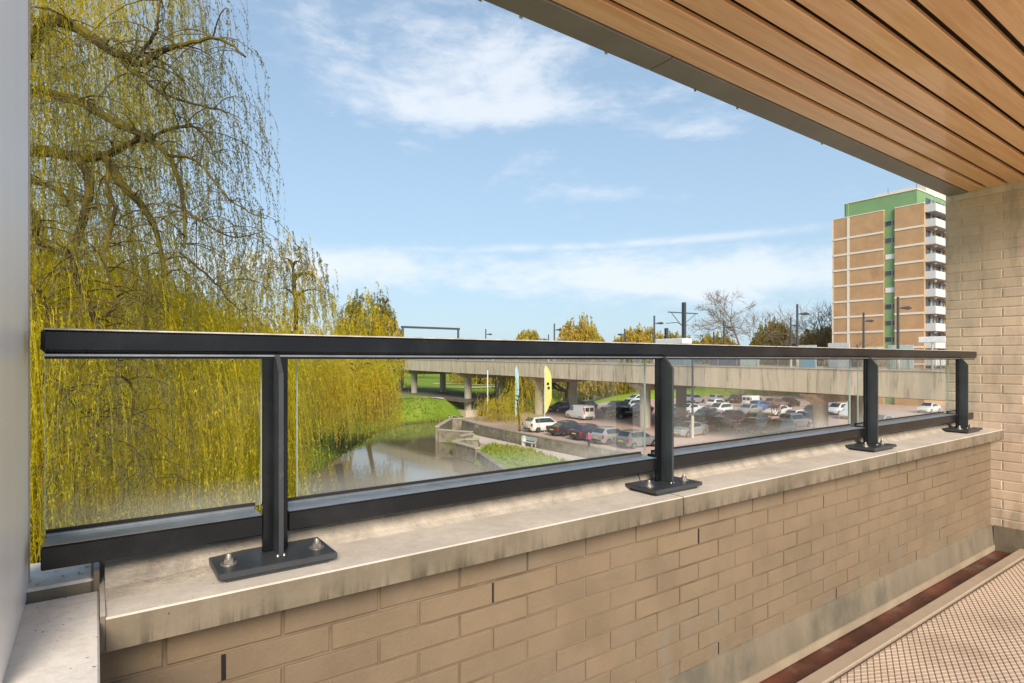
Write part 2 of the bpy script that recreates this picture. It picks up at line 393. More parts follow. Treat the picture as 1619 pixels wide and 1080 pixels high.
def weep(x, z, hh=.052):
    part('weep_hole', MB().box(x - .0052, x + .0052, YW + .0012, YW + .006, z - hh / 2, z + hh / 2), MATT_BLACK, pw)  # black inset painting in the dark inside of an open joint
for jx in (.2130, .8739, 1.7551, 2.6363, 3.5175, 4.3987): weep(jx, Z0 - COURSE / 2)
for jx in (1.8707, 2.752, 3.633): weep(jx, Z0 - 7.5 * COURSE)
sk = MB()                                        # rendered skirting, slightly sloping
sk.loft([[(x, YW + .004, -1.085), (x, YW - .006, -1.088), (x, YW - .018, -1.205), (x, YW - .016, -1.25), (x, YW + .004, -1.25)] for x in (0.003, 1.2, 2.4, 3.6, XW - .001)])
part('skirting', sk, SKIRT, pw)
part('skirting_lip', MB().box(.003, XW - .02, YW - .027, YW - .0185, -1.246, -1.212), STRIP, pw)
def coping(x0, x1, sect):
    rings = []
    for x in np.linspace(x0, x1, max(3, int((x1 - x0) / .12))):
        a0, a1, h = sect(x)
        rings.append([(x, 1.25, ZC - .060), (x, 1.25, ZC - .003), (x, 1.253, ZC), (x, a0, ZC + .001), (x, a0 + (a1 - a0) * .35, ZC + h * .25), (x, a0 + (a1 - a0) * .75, ZC + h * .85),
                      (x, a1, ZC + h), (x, 1.54, ZC + h + .004), (x, 1.62, ZC + h - .002), (x, 1.625, ZC - .06)])
    mb = MB(); n = len(rings[0])
    for k in range(len(rings) - 1):
        for i in range(n):
            j = (i + 1) % n
            mb.add([rings[k][i], rings[k + 1][i], rings[k + 1][j], rings[k][j]], [(0, 1, 2, 3)], 1 if 3 <= i <= 7 else 0)
    mb.add(rings[0], [tuple(range(n))]); mb.add(rings[-1], [tuple(range(n))[::-1]]); return mb
def sect(x):
    t = min(1, max(0, (x - .02) / .34)); t = t * t * (3 - 2 * t)
    return 1.335 + .082 * t + .004 * math.sin(x * 5), 1.468 - .012 * t, .040 + .005 * t
for x0, x1 in ((.014, 1.583), (1.588, 3.21), (3.215, XW + .03)):
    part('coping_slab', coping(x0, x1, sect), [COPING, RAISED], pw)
# return wall at the left with its own slab, groove and outer block
rw = thing('return_wall', 'left return of the parapet topped by a pale speckled concrete slab', 'wall', (-.15, .4, -1.25))
part('wall_core', MB().box(-.32, .0, -1.4, 1.6, -1.25, ZC - .06), BRICK, rw)
part('coping_slab', MB().bbox(-.32, .0045, -1.4, 1.412, ZC - .06, ZC - .001, .003), SLAB, rw)
part('coping_block', MB().bbox(-.32, -.004, 1.428, 1.61, ZC - .06, ZC + .02, .005), SLAB, rw)
part('mortar_joint', MB().box(.0055, .0135, 1.252, 1.61, ZC - .06, ZC + .004).box(-.004, .0055, 1.43, 1.61, ZC - .06, ZC + .03), COPING, rw)
# fallen leaves and catkins on the outer edge
lv = MB()
for i in range(170):
    x = random.uniform(-.1, 4.6) ** 1.0 if i > 60 else random.uniform(-.11, .5); y = random.uniform(1.44, 1.58); a_ = random.uniform(0, 6.3); l = random.uniform(.004, .011)
    d = (math.cos(a_) * l, math.sin(a_) * l); z = ZC + (.0215 if x < -.004 else .0515)
    lv.add([(x - d[0], y - d[1], z), (x + d[1] * .3, y - d[0] * .3, z + .001), (x + d[0], y + d[1], z), (x - d[1] * .3, y + d[0] * .3, z + .001)], [(0, 1, 2, 3)])
single('fallen_leaves', lv, M('fallen_leaf', (.55, .40, .06), .8, var=.4, sc=40), 'scattered yellow willow leaves lying along the outer edge of the coping', 'leaves', kind='stuff')

# --- end wall
ew = thing('end_wall', 'full height beige brick wall closing the right end of the balcony', 'wall', (XW + .1, 0, -1.25))
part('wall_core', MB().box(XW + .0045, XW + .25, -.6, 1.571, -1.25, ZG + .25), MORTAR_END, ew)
for k in range(-8, 28):
    zc = Z0 + (k + .5) * COURSE
    if zc + .03 > ZG: break
    off = 1.478 if k % 2 == 0 else 1.368
    y = off + 2 * PITCH
    while y > .02:
        y1, y0 = min(y - .004, 1.571), max(y - PITCH + .004, 0)
        if y1 - y0 > .03: brick(ew, y0, y1, zc, lambda yc, z, j: ((XW + j, yc, z), -math.pi / 2), .0548)
        y -= PITCH
part('skirting', MB().loft([[(XW - .016, y, -1.25), (XW - .016, y, -1.2), (XW - .006, y, -1.088), (XW + .004, y, -1.085), (XW + .004, y, -1.25)] for y in (-.6, 0, 1.3)]), SKIRT, ew)

# --- ceiling
ce = single('balcony_ceiling', MB().box(-.32, XW + .25, 0.4, 1.43, ZG + .03, ZG + .28), WOODDARK, kind='structure')
y = 1.4385
for i in range(9):
    w = .0895
    mb = MB().bbox(-.1, XW - .003, y - w, y, ZG, ZG + .018, .002)
    part('ceiling_board', mb, WOOD, ce); y -= .1118
for xa, xb in ((-.32, 1.765), (1.769, XW + .02)):
    part('soffit_flashing', MB().bbox(xa, xb, 1.4445, 1.559, ZG - .004, ZG + .30, .002), FLASH, ce)
for x in (.98, 1.14, 1.53, 2.05, 2.35, 3.1):
    part('drip_clip', MB().box(x, x + .012, 1.5595, 1.563, ZG - .008, ZG + .02), STRIP, ce)

# --- glossy side panel at the left end
sp = thing('side_panel', 'tall glossy grey metal privacy panel at the left end of the balcony', 'panel', (-.15, 0, ZC))
part('panel_sheet', MB().box(-.15, -.107, 1.05, 1.462, ZC, ZG + .02), PANELM, sp)
part('edge_trim', MB().bbox(-.152, -.1055, 1.4625, 1.487, ZC, ZG + .02, .002), TRIM, sp)

# --- railing
rl = thing('balcony_railing', 'dark grey steel balcony railing with glass panes on the coping', 'railing', (2.4, 1.40, ZC))
YR = 1.385
part('handrail', MB().bbox(-.0835, 4.755, YR - .012, YR + .088, .0118, .0592, .0075), PAINT, rl)
part('edge_highlight', MB().box(-.0775, 4.749, YR - .0124, YR - .0065, .0558, .0587), M('painted_highlight', (.50, .47, .42), .5, var=.3, sc=30), rl)  # pale strip painted in for the sky highlight along the handrail's top edge
part('glazing_channel', MB().box(-.078, 4.74, YR - .002, YR + .087, .002, .0062), RUBBER, rl)
part('under_lip', MB().bbox(-.0815, 4.75, YR - .0085, YR + .06, .0064, .0116, .001), ALU, rl)
posts = [(.3075, 1), (1.6075, 1), (3.185, 1), (4.455, 1)]
posts = [(.330, 0), (1.640, 0), (3.222, 0), (4.478, 0)]
px0 = [-.0835] + [p[0] + .0275 for p in posts]; px1 = [p[0] - .0275 for p in posts] + [4.72]
for a_, b_ in zip(px0, px1):
    lo = part('lower_rail', MB().bbox(a_, b_, YR - .004, YR + .095, -.390, -.3475, .002), PAINT, rl)
    part('rail_top_channel', MB().bbox(a_ + .002, b_ - .001, YR + .001, YR + .066, -.3473, -.3452, .0008), ALU, lo)
    part('glazing_bead', MB().bbox(a_ + .004, b_ - .002, YR + .067, YR + .074, -.3473, -.339, .001), ALU, lo)
    part('rail_gasket', MB().box(a_ + .003, b_, YR + .0745, YR + .0795, -.3472, -.333), RUBBER, lo)
gl = [(-.081, .3165), (.40, 1.642), (1.73, 3.209), (3.30, 4.55)]
for a_, b_ in gl:
    g = part('glass_pane', MB().box(a_, b_, YR + .0797, YR + .0885, -.3405, .0018), GLASS, rl)
    part('glass_edge', MB().box(a_ - .0012, a_ - .0002, YR + .0802, YR + .088, -.339, .001), GLASSEDGE, g)
    part('glass_edge', MB().box(b_ + .0002, b_ + .0012, YR + .0802, YR + .088, -.339, .001), GLASSEDGE, g)
def nut(x, y, z):
    mb = MB().lathe((x, y, z), [(.0165, 0), (.0165, .0025), (.008, .0025)], 18)
    mb.loft([[(x + r * math.cos(math.pi / 3 * k + .3), y + r * math.sin(math.pi / 3 * k + .3), z + h) for k in range(6)] for r, h in ((.0098, .0024), (.0098, .011), (.0085, .0118))])
    return mb.lathe((x, y, z), [(.0058, .0115), (.0058, .018), (.0045, .0215), (.001, .0228)], 12)
for pxc, _ in posts:
    po = part('post', MB().bbox(pxc - .0272, pxc + .0272, YR + .0005, YR + .0125, ZC + .0235, .0112, .0015), PAINT, rl)
    f = MB(); y0, y1 = YR - .046, YR + .0003
    prof = [(y1, ZC + .0235), (y1, .011), (YR - .0125, .011), (y0, -.030), (y0, ZC + .0235)]
    f.loft([[(x, p[0], p[1]) for p in prof] for x in (pxc - .004, pxc + .006)])
    part('fin', f, PAINT2, po)
    px_c = pxc - .010 if pxc < .5 else pxc - .015
    part('base_plate', MB().bbox(px_c - .121, px_c + .121, 1.294, 1.436, ZC + .010, ZC + .0232, .002).box(px_c - .105, px_c + .105, 1.305, 1.43, ZC - .001, ZC + .0101), PAINT2, po)
    for sx in (-1, 1):
        part('bolt', nut(px_c + sx * .092, 1.352, ZC + .0232), STEEL, po, sm=40)
    wl = MB()
    for sx in (-.0055, .0075): wl.lathe((pxc + sx, y0 + .003, ZC + .0232), [(.004, 0), (.003, .003), (.001, .005)], 8)
    part('weld_bead', wl, STEEL, po, sm=50)

# --- own building below and beside the balcony (seen only from aside)
fc = single('own_facade', MB().box(-6, 14, -12, 1.60, -8.6, -1.51).box(XW + .26, 14, -.6, 1.5, -1.509, 3.5), M('facade_brick', (.40, .31, .22), .9, var=.15, sc=3, bump=.2),
            'beige brick facade of the block that carries the balcony', 'building')

# ================================================================ GROUND
ZL = -7.6            # car park
ZWAT = -9.5
water_poly = [(2, 22), (4, 30), (10.9, 42.2), (17.2, 52.8), (22.7, 61.4), (28, 69.2), (30.7, 73.6), (37.4, 79.2), (42.5, 79.9), (60, 86), (90, 100), (120, 118),
              (124, 110), (92, 90), (60, 77), (44, 73.5), (38.2, 67.5), (32.0, 60.0), (33.4, 55.8), (30.2, 53.5), (27.8, 44.4), (24.4, 35), (20, 22)]
def pdist(x, y, poly):
    P = np.array(poly); d = np.full(x.shape, 1e9); ins = np.zeros(x.shape, bool)
    for i in range(len(P)):
        a, b = P[i], P[(i + 1) % len(P)]; ab = b - a
        t = np.clip(((x - a[0]) * ab[0] + (y - a[1]) * ab[1]) / (ab @ ab), 0, 1)
        d = np.minimum(d, np.hypot(x - a[0] - t * ab[0], y - a[1] - t * ab[1]))
        c = ((a[1] > y) != (b[1] > y)) & (x < (b[0] - a[0]) * (y - a[1]) / (b[1] - a[1] + 1e-12) + a[0]); ins ^= c
    return np.where(ins, -d, d)
def sst(v, a, b): t = np.clip((v - a) / (b - a), 0, 1); return t * t * (3 - 2 * t)
def ground_h(x, y):
    x = np.asarray(x, float); y = np.asarray(y, float)
    d = pdist(x, y, water_poly)
    lot = sst(x, 36.2, 37.2) * (1 - sst(y, 66, 72)) * (1 - sst(x, 112, 130))
    far = sst(y, 74, 80)
    land = -8.3 + (-8.0 + 8.3) * lot + far * 1.75 * (1 - lot) + .35 * far * (1 - sst(x, 25, 48))
    land = land + .16 * np.sin(x * .31 + 1) * np.sin(y * .23) * (1 - lot)
    land = land + sst(y, 120, 240) * .8
    quay = sst(x, 27, 29) * (1 - sst(x, 36.0, 36.8)) * sst(y, 20, 24) * (1 - sst(y, 60, 64))
    land = land * (1 - quay) + quay * (-8.75)
    h = -9.5 + (land + 9.5) * sst(d, .1, 6.5) ** .9
    h = np.where(d > 0, np.where(quay > .4, np.maximum(h, -9.0), h), -9.5 - np.minimum(1.0, -d * .5))
    return h
gx = np.concatenate([np.linspace(-700, -70, 12)[:-1], np.arange(-70, 135, 1.), np.linspace(135, 1100, 14)])
gy = np.concatenate([np.arange(1.7, 135, 1.), np.linspace(135, 1300, 24)])
gx = np.sort(gx); XX, YY = np.meshgrid(gx, gy); ZZ = ground_h(XX, YY)
nx_, ny_ = len(gx), len(gy)
idx = np.arange(nx_ * ny_).reshape(ny_, nx_)
ff = np.stack([idx[:-1, :-1], idx[:-1, 1:], idx[1:, 1:], idx[1:, :-1]], -1).reshape(-1, 4)
def grassmat():
    m, nt = new_mat('park_grass')
    geo = node(nt, 'ShaderNodeNewGeometry').outputs['Position']
    n = noise(nt, geo, .12, 6, .6); n2_ = noise(nt, geo, 2.5, 5, .7); n4 = noise(nt, geo, .5, 5, .6)
    c = mixc(nt, smooth(nt, n, .35, .65), (.19, .30, .028), (.28, .36, .035))
    c = mixc(nt, smooth(nt, n4, .5, .7, 0, .7), c, (.36, .33, .06))
    c = mixc(nt, 1., c, mixc(nt, n2_, (.6, .6, .6), (1.35, 1.35, 1.3)), 'MULTIPLY')
    z = node(nt, 'ShaderNodeSeparateXYZ', {0: geo}).outputs[2]
    c = mixc(nt, smooth(nt, mth(nt, 'ADD', z, mth(nt, 'MULTIPLY', n2_, .5)), -9.35, -8.75, 1, 0), c, (.10, .075, .04))
    bp = node(nt, 'ShaderNodeBump', {'Strength': .6, 'Distance': .15, 'Height': noise(nt, geo, 4, 5, .7)})
    out(nt, node(nt, 'ShaderNodeBsdfPrincipled', {'Base Color': c, 'Roughness': .9, 'Specular IOR Level': .1, 'Normal': bp.outputs[0]}).outputs[0]); return m
GRASS = grassmat()
gme = mesh_np('ground', np.stack([XX, YY, ZZ], -1).reshape(-1, 3), ff, GRASS); gme.polygons.foreach_set('use_smooth', [True] * len(gme.polygons))
tag(link('ground', gme), kind='structure')
single('rear_ground', MB().add([(-700, -700, -8.6), (1100, -700, -8.6), (1100, 1.75, -8.3), (-700, 1.75, -8.3)], [(0, 1, 2, 3)]), M('rear_paving', (.28, .25, .22), .9), kind='structure')
def watermat():
    m, nt = new_mat('canal_water')
    geo = node(nt, 'ShaderNodeNewGeometry').outputs['Position']
    n = noise(nt, scl(nt, geo, (1, .5, 1)), .9, 4, .6); n2_ = noise(nt, geo, .07, 3, .5)
    bp = node(nt, 'ShaderNodeBump', {'Strength': .05, 'Distance': .12, 'Height': n})
    c = mixc(nt, n2_, (.15, .115, .065), (.20, .155, .095))
    out(nt, node(nt, 'ShaderNodeBsdfPrincipled', {'Base Color': c, 'Roughness': .06, 'IOR': 1.33, 'Specular IOR Level': .8, 'Normal': bp.outputs[0]}).outputs[0]); return m
single('canal_water', MB().add([(-8, 15, ZWAT), (135, 15, ZWAT), (135, 125, ZWAT), (-8, 125, ZWAT)], [(0, 1, 2, 3)]), watermat(), kind='structure')
def pavemat():
    m, nt = new_mat('pink_block_paving')
    geo = node(nt, 'ShaderNodeNewGeometry').outputs['Position']
    bt = node(nt, 'ShaderNodeTexBrick', {'Vector': geo, 'Color1': (.64, .41, .33, 1), 'Color2': (.56, .35, .28, 1), 'Mortar': (.45, .33, .28, 1), 'Scale': 4., 'Mortar Size': .02})
    n = noise(nt, geo, .18, 6, .65)
    c = mixc(nt, smooth(nt, n, .4, .7, 0, .7), bt.outputs[0], (.55, .45, .38))
    c = mixc(nt, smooth(nt, noise(nt, geo, .6, 5, .7), .55, .75, 0, .45), c, (.34, .24, .20))
    out(nt, node(nt, 'ShaderNodeBsdfPrincipled', {'Base Color': c, 'Roughness': .85, 'Specular IOR Level': .25}).outputs[0]); return m
PAVE = pavemat()
single('car_park', MB().prism([(35.8, 12), (35.6, 44), (36.3, 58), (37.4, 63.5), (42, 66.5), (60, 70), (75, 76), (100, 78), (135, 60), (135, 5), (60, 5)], -7.95, ZL), PAVE, kind='structure')
PATHM = M('pale_path', (.66, .52, .43), .9, var=.12, sc=.8)
single('quay_path', MB().prism([(36.0, 62), (35.4, 57), (35.0, 47), (35.0, 37), (35.2, 24), (31.2, 24), (32, 38.8), (33.1, 42.6), (32.6, 46.9), (32.5, 51.4), (33.9, 55.3), (33.2, 58.6)], -9.3, -8.6), PATHM, kind='structure')
PALEPATH = M('light_gravel_path', (.62, .56, .46), .9, var=.1, sc=.5)
def ribbon(pts, w, lift):
    L, Rr = [], []
    P = [np.array(p, float) for p in pts]
    Q = []
    for i in range(len(P) - 1):
        for t in np.linspace(0, 1, 12, endpoint=False): Q.append(P[i] * (1 - t) + P[i + 1] * t)
    Q.append(P[-1]); vs = []
    for i, q in enumerate(Q):
        t = Q[min(i + 1, len(Q) - 1)] - Q[max(i - 1, 0)]; t /= np.linalg.norm(t); nrm = np.array([-t[1], t[0]])
        for s_ in (-1, 0, 1):
            e = q + nrm * w * s_; vs.append((e[0], e[1], float(ground_h(e[0], e[1])) + lift))
    fs = []
    for i in range(len(Q) - 1):
        for k in (0, 1): fs.append((3 * i + k, 3 * i + 3 + k, 3 * i + 4 + k, 3 * i + 1 + k)[::-1])
    return MB().add(vs, fs)
single('park_path', ribbon([(28, 92), (40, 90), (50, 88.5), (58, 86)], 1.3, .14), PALEPATH, kind='structure')
single('park_path', ribbon([(20, 128), (55, 124), (90, 112), (130, 96)], 1.6, .2), PALEPATH, kind='structure')
single('park_path', ribbon([(55, 150), (75, 142), (85, 122)], 1.5, .2), PALEPATH, kind='structure')
single('viaduct_ground', MB().prism([(48.5, 81), (60, 88), (60, 135), (48.5, 135)], -6.9, -6.42), M('dark_ground', (.16, .125, .10), .95, var=.3, sc=.6), kind='structure')  # darker slab of ground beneath the deck

single('front_bounce_paving', MB().prism([(7, 1.7), (34, 1.7), (34, 18), (8, 18)], -8.9, -8.18), M('bounce_block_paving', (.70, .59, .47), .9, var=.12, sc=.6), kind='structure')  # pale ground hidden below the parapet, added to throw light up to the ceiling
# --- quay walls
QW = M('quay_stone', (.27, .225, .165), .9, var=.3, sc=1.6, bump=.4, bsc=14, dirt=((.10, .10, .06), 1.2, .5, .7, .6))
QC = M('quay_capping', (.44, .37, .285), .9, var=.15, sc=2)
def wall_seg(th, a, b, t, z0, z1, mat=QW, cap=True):
    a, b = np.array(a, float), np.array(b, float); d = b - a; d /= np.linalg.norm(d); n = np.array([-d[1], d[0]]) * t / 2
    part('wall_section', MB().prism([tuple(a - n), tuple(b - n), tuple(b + n), tuple(a + n)], z0, z1), mat, th)
    if cap:
        n2 = n * 1.25; a2, b2 = a - d * .04, b + d * .04
        part('capping', MB().prism([tuple(a2 - n2), tuple(b2 - n2), tuple(b2 + n2), tuple(a2 + n2)], z1 + .002, z1 + .12), QC, th)
q1 = thing('quay_wall', 'stone quay wall around the sharp corner where the path meets the canal', 'wall', (34, 60, -9.5))
c1_, c2_, c3_ = (32.2, 60.2), (37.7, 66.9), (42.6, 66.6)
wall_seg(q1, c1_, c2_, .45, -10.4, -7.75); wall_seg(q1, (37.9, 66.9), c3_, .45, -10.4, -7.75)
wall_seg(q1, (32.3, 59.8), (34.2, 55.9), .45, -10.4, -8.1)
wall_seg(q1, (34.0, 55.6), (32.2, 54.6), .45, -10.4, -8.25)
q2 = thing('quay_planter', 'low stone planter corner jutting into the canal in front of the grass mound', 'planter', (30, 50, -9.5))
k1, k2, k3, k4 = G(720.8, 698.4, -8.05)[:2], G(733, 693.7, -8.05)[:2], G(756.8, 693.7, -8.05)[:2], G(755.4, 708, -8.05)[:2]
wall_seg(q2, k1, k4, .5, -10.4, -8.15); wall_seg(q2, k1 + np.array([.1, .45]), k2, .4, -10.4, -8.15); wall_seg(q2, k2 + np.array([.3, 0]), k3, .4, -10.4, -8.15)
wall_seg(q2, k4 + np.array([-.1, -.5]), (25.5, 36.5), .5, -10.4, -8.35, cap=False)
wall_seg(q2, (25.4, 36.2), (21, 23.5), .5, -10.4, -8.35, cap=False)
q3 = thing('car_park_wall', 'long low stone wall between the quay path and the parked cars', 'wall', (36, 45, -8.6))
for a_, b_ in (((37.4, 63.2), (36.4, 57.6)), ((36.38, 57.5), (35.75, 49.3)), ((35.74, 49.2), (35.5, 43.5)), ((35.5, 43.4), (35.3, 36.5)), ((35.3, 36.4), (35.3, 26))):
    wall_seg(q3, a_, b_, .3, -9.3, -7.56)
# grass mound on the quay
md = MB(); rings = []
mc = [(29.6, 46.6), (31.5, 48.2), (32.5, 46.8), (33.0, 42.6), (31.9, 38.6), (30.6, 30), (24.5, 28), (26.2, 36.6), (28.2, 44.2)]
cen = np.mean(np.array(mc), 0)
single('grass_mound', MB().loft([[(cen[0] + (p[0] - cen[0]) * s_, cen[1] + (p[1] - cen[1]) * s_, z) for p in mc] for s_, z in ((1., -9.2), (1., -8.5), (.9, -8.33), (.6, -8.2), (.2, -8.15))]), GRASS, kind='structure', sm=60)

# ================================================================ VIADUCT
CONC = M('viaduct_concrete', (.64, .53, .395), .9, var=.14, sc=.5, bump=.1, bsc=8, dirt=((.20, .165, .125), 1.5, .5, .72, .85), stretch=(1, 1.6, .16))
CONC2 = M('pale_concrete', (.56, .49, .39), .9, var=.12, sc=.8, dirt=((.26, .22, .17), .9, .55, .75, .5), stretch=(1, 1, .4))
CONCD = M('deck_underside', (.24, .20, .155), .9, var=.2, sc=.6)
def vz(y): return -.84 + .0105 * (y - 15.8)       # parapet top
vd = thing('viaduct', 'long concrete tram viaduct on round piers crossing behind the car park', 'viaduct', (54, 60, ZL))
Y0V, Y1V = -6., 150.
mb = MB(); mb.loft([[(48.35, y, vz(y) - .9), (61.2, y, vz(y) - .9), (61.2, y, vz(y) - 1.75), (60, y, vz(y) - 2.1), (49.5, y, vz(y) - 2.1), (48.35, y, vz(y) - 1.8)] for y in (Y0V, Y1V)])
part('deck', mb, CONCD, vd)
yy = Y0V
while yy < Y1V:
    y1 = min(yy + 6.5, Y1V) - .03
    for xa, xb in ((48.0, 48.34), (61.21, 61.5)):
        part('parapet_panel', MB().loft([[(xa, y, vz(y) - 1.97), (xb, y, vz(y) - 1.97), (xb, y, vz(y)), (xa, y, vz(y))] for y in (yy, y1)]), CONC, vd)
    part('parapet_coping', MB().loft([[(47.93, y, vz(y) + .004), (48.42, y, vz(y) + .004), (48.42, y, vz(y) + .09), (47.93, y, vz(y) + .09)] for y in (yy, y1 + .02)]), CONC2, vd)
    yy += 6.5
for y in (5.9, 25.5, 45.1, 64.5, 83.7, 103.9, 123.5):
    for x in (50.5, 56.8):
        zb = min(float(ground_h(x, y)), ZL + .05) - .4 if y < 80 else float(ground_h(x, y)) - .5
        zt = vz(y) - 2.85
        part('pier', MB().cyl((x, y, zb), .6, zt - zb, 22), CONC2, vd, sm=40)
    z = vz(y)
    prof = [(48.5, z - 2.11), (61, z - 2.11), (61, z - 2.25), (58.2, z - 2.86), (49.9, z - 2.86), (48.5, z - 2.25)]
    part('crossbeam', MB().loft([[(p[0], yy_, p[1]) for p in prof] for yy_ in (y - .75, y + .75)]), CONC, vd)
part('plinth', MB().box(49.3, 51.7, 82.4, 85, -9.8, -8.3), CONC, vd)
RAILM = M('galvanised_railing', (.34, .35, .35), .5, metal=.5, var=.1)
pm = mesh_of('railing_post', MB().box(-.03, .03, -.03, .03, 0, 1.0), RAILM)
def meshmat():
    m, nt = new_mat('railing_mesh'); 
    d = node(nt, 'ShaderNodeBsdfPrincipled', {'Base Color': (.40, .41, .41, 1), 'Roughness': .6})
    t = node(nt, 'ShaderNodeBsdfTransparent'); out(nt, node(nt, 'ShaderNodeMixShader', {0: .42, 1: t.outputs[0], 2: d.outputs[0]}).outputs[0]); return m
bars = MB()
for i in range(1, 20): bars.box(-.008, .008, i * .1 - .008, i * .1 + .008, .08, .92)
bars.box(-.02, .02, 0, 2, .92, .97).box(-.015, .015, 0, 2, .05, .08)
bme = mesh_of('railing_infill', bars, RAILM)
y = 4.
while y < 112:
    link('railing_post', pm, vd, Vector((48.2, y, vz(y) + .08)) - vd.location)
    o = link('railing_infill', bme, vd, Vector((48.2, y, vz(y) + .08)) - vd.location, (R(.6), 0, 0))
    y += 2.

# ================================================================ TOWER
tw = thing('apartment_tower', 'tall orange brick apartment tower with green strip and white balconies', 'building', (116, 46, ZL))
TB = M('tower_orange_brick', (.52, .32, .165), .9, var=.1, sc=.5, dirt=((.36, .2, .10), .35, .5, .75, .6), bump=.1, bsc=20)
TG = M('tower_green_panel', (.215, .36, .165), .7, var=.06, sc=.4)
TWH = M('tower_white_band', (.80, .73, .62), .8, var=.05)
TWB = M('tower_balcony_front', (.62, .62, .60), .7, var=.08)
TGL = M('tower_dark_glass', (.05, .055, .06), .15, var=.3, sc=.8, rnd=.5, spec=.8)
TCUR = M('tower_white_blind', (.78, .78, .76), .6, var=.05)
TX, TY0, TY1 = 110., 38.8, 53.2
ZB = ZL - .2; TOP = 25.6
levels = [21.9, 19.0, 16.2, 13.4, 10.5, 7.7, 4.9, 2.1, -.7, -3.5]
def ywall(px):  # world Y on the plane X=TX for a picture column
    r = ray(px, 500); return r[1] / r[0] * TX
yg0, yg1 = ywall(1414.5), ywall(1397)
yb = ywall(1341)
for ya, ybb in ((TY0, yg0), (yg1, yb - .2), (yb + .2, TY1)):
    part('brick_wall', MB().box(TX, TX + 14, ya, ybb, ZB, TOP), TB, tw)
part('green_panel', MB().box(TX + .35, TX + 13.9, yg0 + .002, yg1 - .002, ZB, TOP + .05), TG, tw)
part('white_rib', MB().box(TX - .06, TX + 13, yb - .2, yb + .2, ZB, TOP - .05), TWH, tw)
part('corner_trim', MB().box(TX - .04, TX + .3, TY1 + .002, TY1 + .22, ZB, TOP), TWH, tw)
part('roof_trim', MB().box(TX - .05, TX + .3, TY0, yg0, TOP + .002, TOP + .14).box(TX - .05, TX + .3, yg1, TY1, TOP + .002, TOP + .14), TWH, tw)
for z in levels:
    for ya, ybb in ((TY0, yg0), (yg1, TY1)):
        part('floor_band', MB().box(TX - .09, TX + .1, ya, ybb, z - .16, z + .16), TWH, tw)
for i, z in enumerate(levels + [-6.3]):
    bl = TCUR if i in (2, 4) else TGL
    ym = yg0 + (yg1 - yg0) * .3
    zt = z + 2.35 - (0 if i else 0)
    wdo = part('stair_window', MB().box(TX + .29, TX + .352, yg0 + .12, yg1 - .12, z + .95, z + 1.85), M('tower_window_frame', (.42, .5, .40), .6), tw)
    part('window_pane', MB().box(TX + .27, TX + .289, yg0 + .18, ym - .05, z + 1.0, z + 1.8), bl, wdo)
    part('window_pane', MB().box(TX + .27, TX + .289, ym + .05, yg1 - .18, z + 1.0, z + 1.8), bl, wdo)
part('penthouse', MB().box(TX + .8, TX + 22, 40.1, 51.6, TOP, 28.25).box(TX + .6, TX + .8, 50.9, 51.3, TOP, 28.2), TG, tw)
part('penthouse_roof', MB().box(TX + .7, TX + 22.1, 40, 51.7, 28.255, 28.45), TWH, tw)
part('lift_house', MB().box(TX + 7, TX + 26, 41, 49, 28.46, 30.4), M('tower_cream_render', (.66, .6, .5), .8), tw)
part('roof_mast', MB().tube([(TX + 1, 44.5, 28.4), (TX + 1, 44.5, 29.5)], .06), RAILM, tw)
part('roof_mast', MB().tube([(TX + 1.2, 40.3, 28.4), (TX + 1.2, 40.3, 30)], .07), RAILM, tw)
part('gallery_wall', MB().box(TX + 14.01, TX + 46, TY0 + 1.6, TY1 - .3, ZB, TOP), TB, tw)
for i, z in enumerate([TOP - 1.3] + levels):
    bz = z - .2
    for bx in range(5):
        xa = TX + .35 + bx * 4.2
        b_ = part('balcony', MB().box(xa, xa + 4.1, TY0 - 1.5, TY0 + .01, bz, bz + .2).box(xa, xa + 4.1, TY0 - 1.5, TY0 - 1.42, bz + .2, bz + 1.25).box(xa, xa + .08, TY0 - 1.42, TY0, bz + .2, bz + 1.25), TWB, tw)
        part('balcony_glazing', MB().box(xa + .3, xa + 3.6, TY0 - .06, TY0 - .002, bz + .25, bz + 2.45), TGL, b_)
        part('balcony_lamp', MB().lathe((xa + 1.6, TY0 - .9, bz + 2.42), [(.05, .0), (.22, .12), (.2, .3), (.05, .34)], 8), TCUR, b_)
        part('balcony_screen', MB().box(xa + 1.9, xa + 2.1, TY0 - .3, TY0 - .065, bz + .2, bz + 2.6), TWB, b_)

# ================================================================ CARS
def paint(name, c, metal=.3): return M('car_paint_' + name, c, .28, metal=metal, var=.03, sc=2, coat=.8, spec=.5, local=True)
PAINTS = dict(white=paint('white', (.74, .74, .73), 0), silver=paint('silver', (.46, .47, .48), .5), black=paint('black', (.018, .019, .022)), charcoal=paint('charcoal', (.055, .06, .07)),
              navy=paint('navy', (.025, .05, .13)), blue=paint('blue', (.05, .18, .48)), red=paint('red', (.35, .035, .03)), maroon=paint('maroon', (.12, .03, .035)),
              brown=paint('brown', (.10, .065, .05)), purple=paint('purple', (.07, .045, .085)), grey=paint('grey', (.22, .23, .24)), green=paint('green', (.05, .075, .06)))
CGL = M('car_glass', (.03, .035, .04), .06, var=.2, spec=.9); TYRE = M('car_tyre', (.02, .02, .02), .85); RIM = M('car_rim', (.5, .5, .5), .35, metal=.8)
HLAMP = M('car_headlight', (.75, .76, .78), .12, spec=.9); TLAMP = M('car_tail_light', (.38, .02, .015), .25); PLATE = M('car_yellow_plate', (.75, .55, .05), .5); TRIMB = M('car_black_trim', (.025, .025, .027), .6)
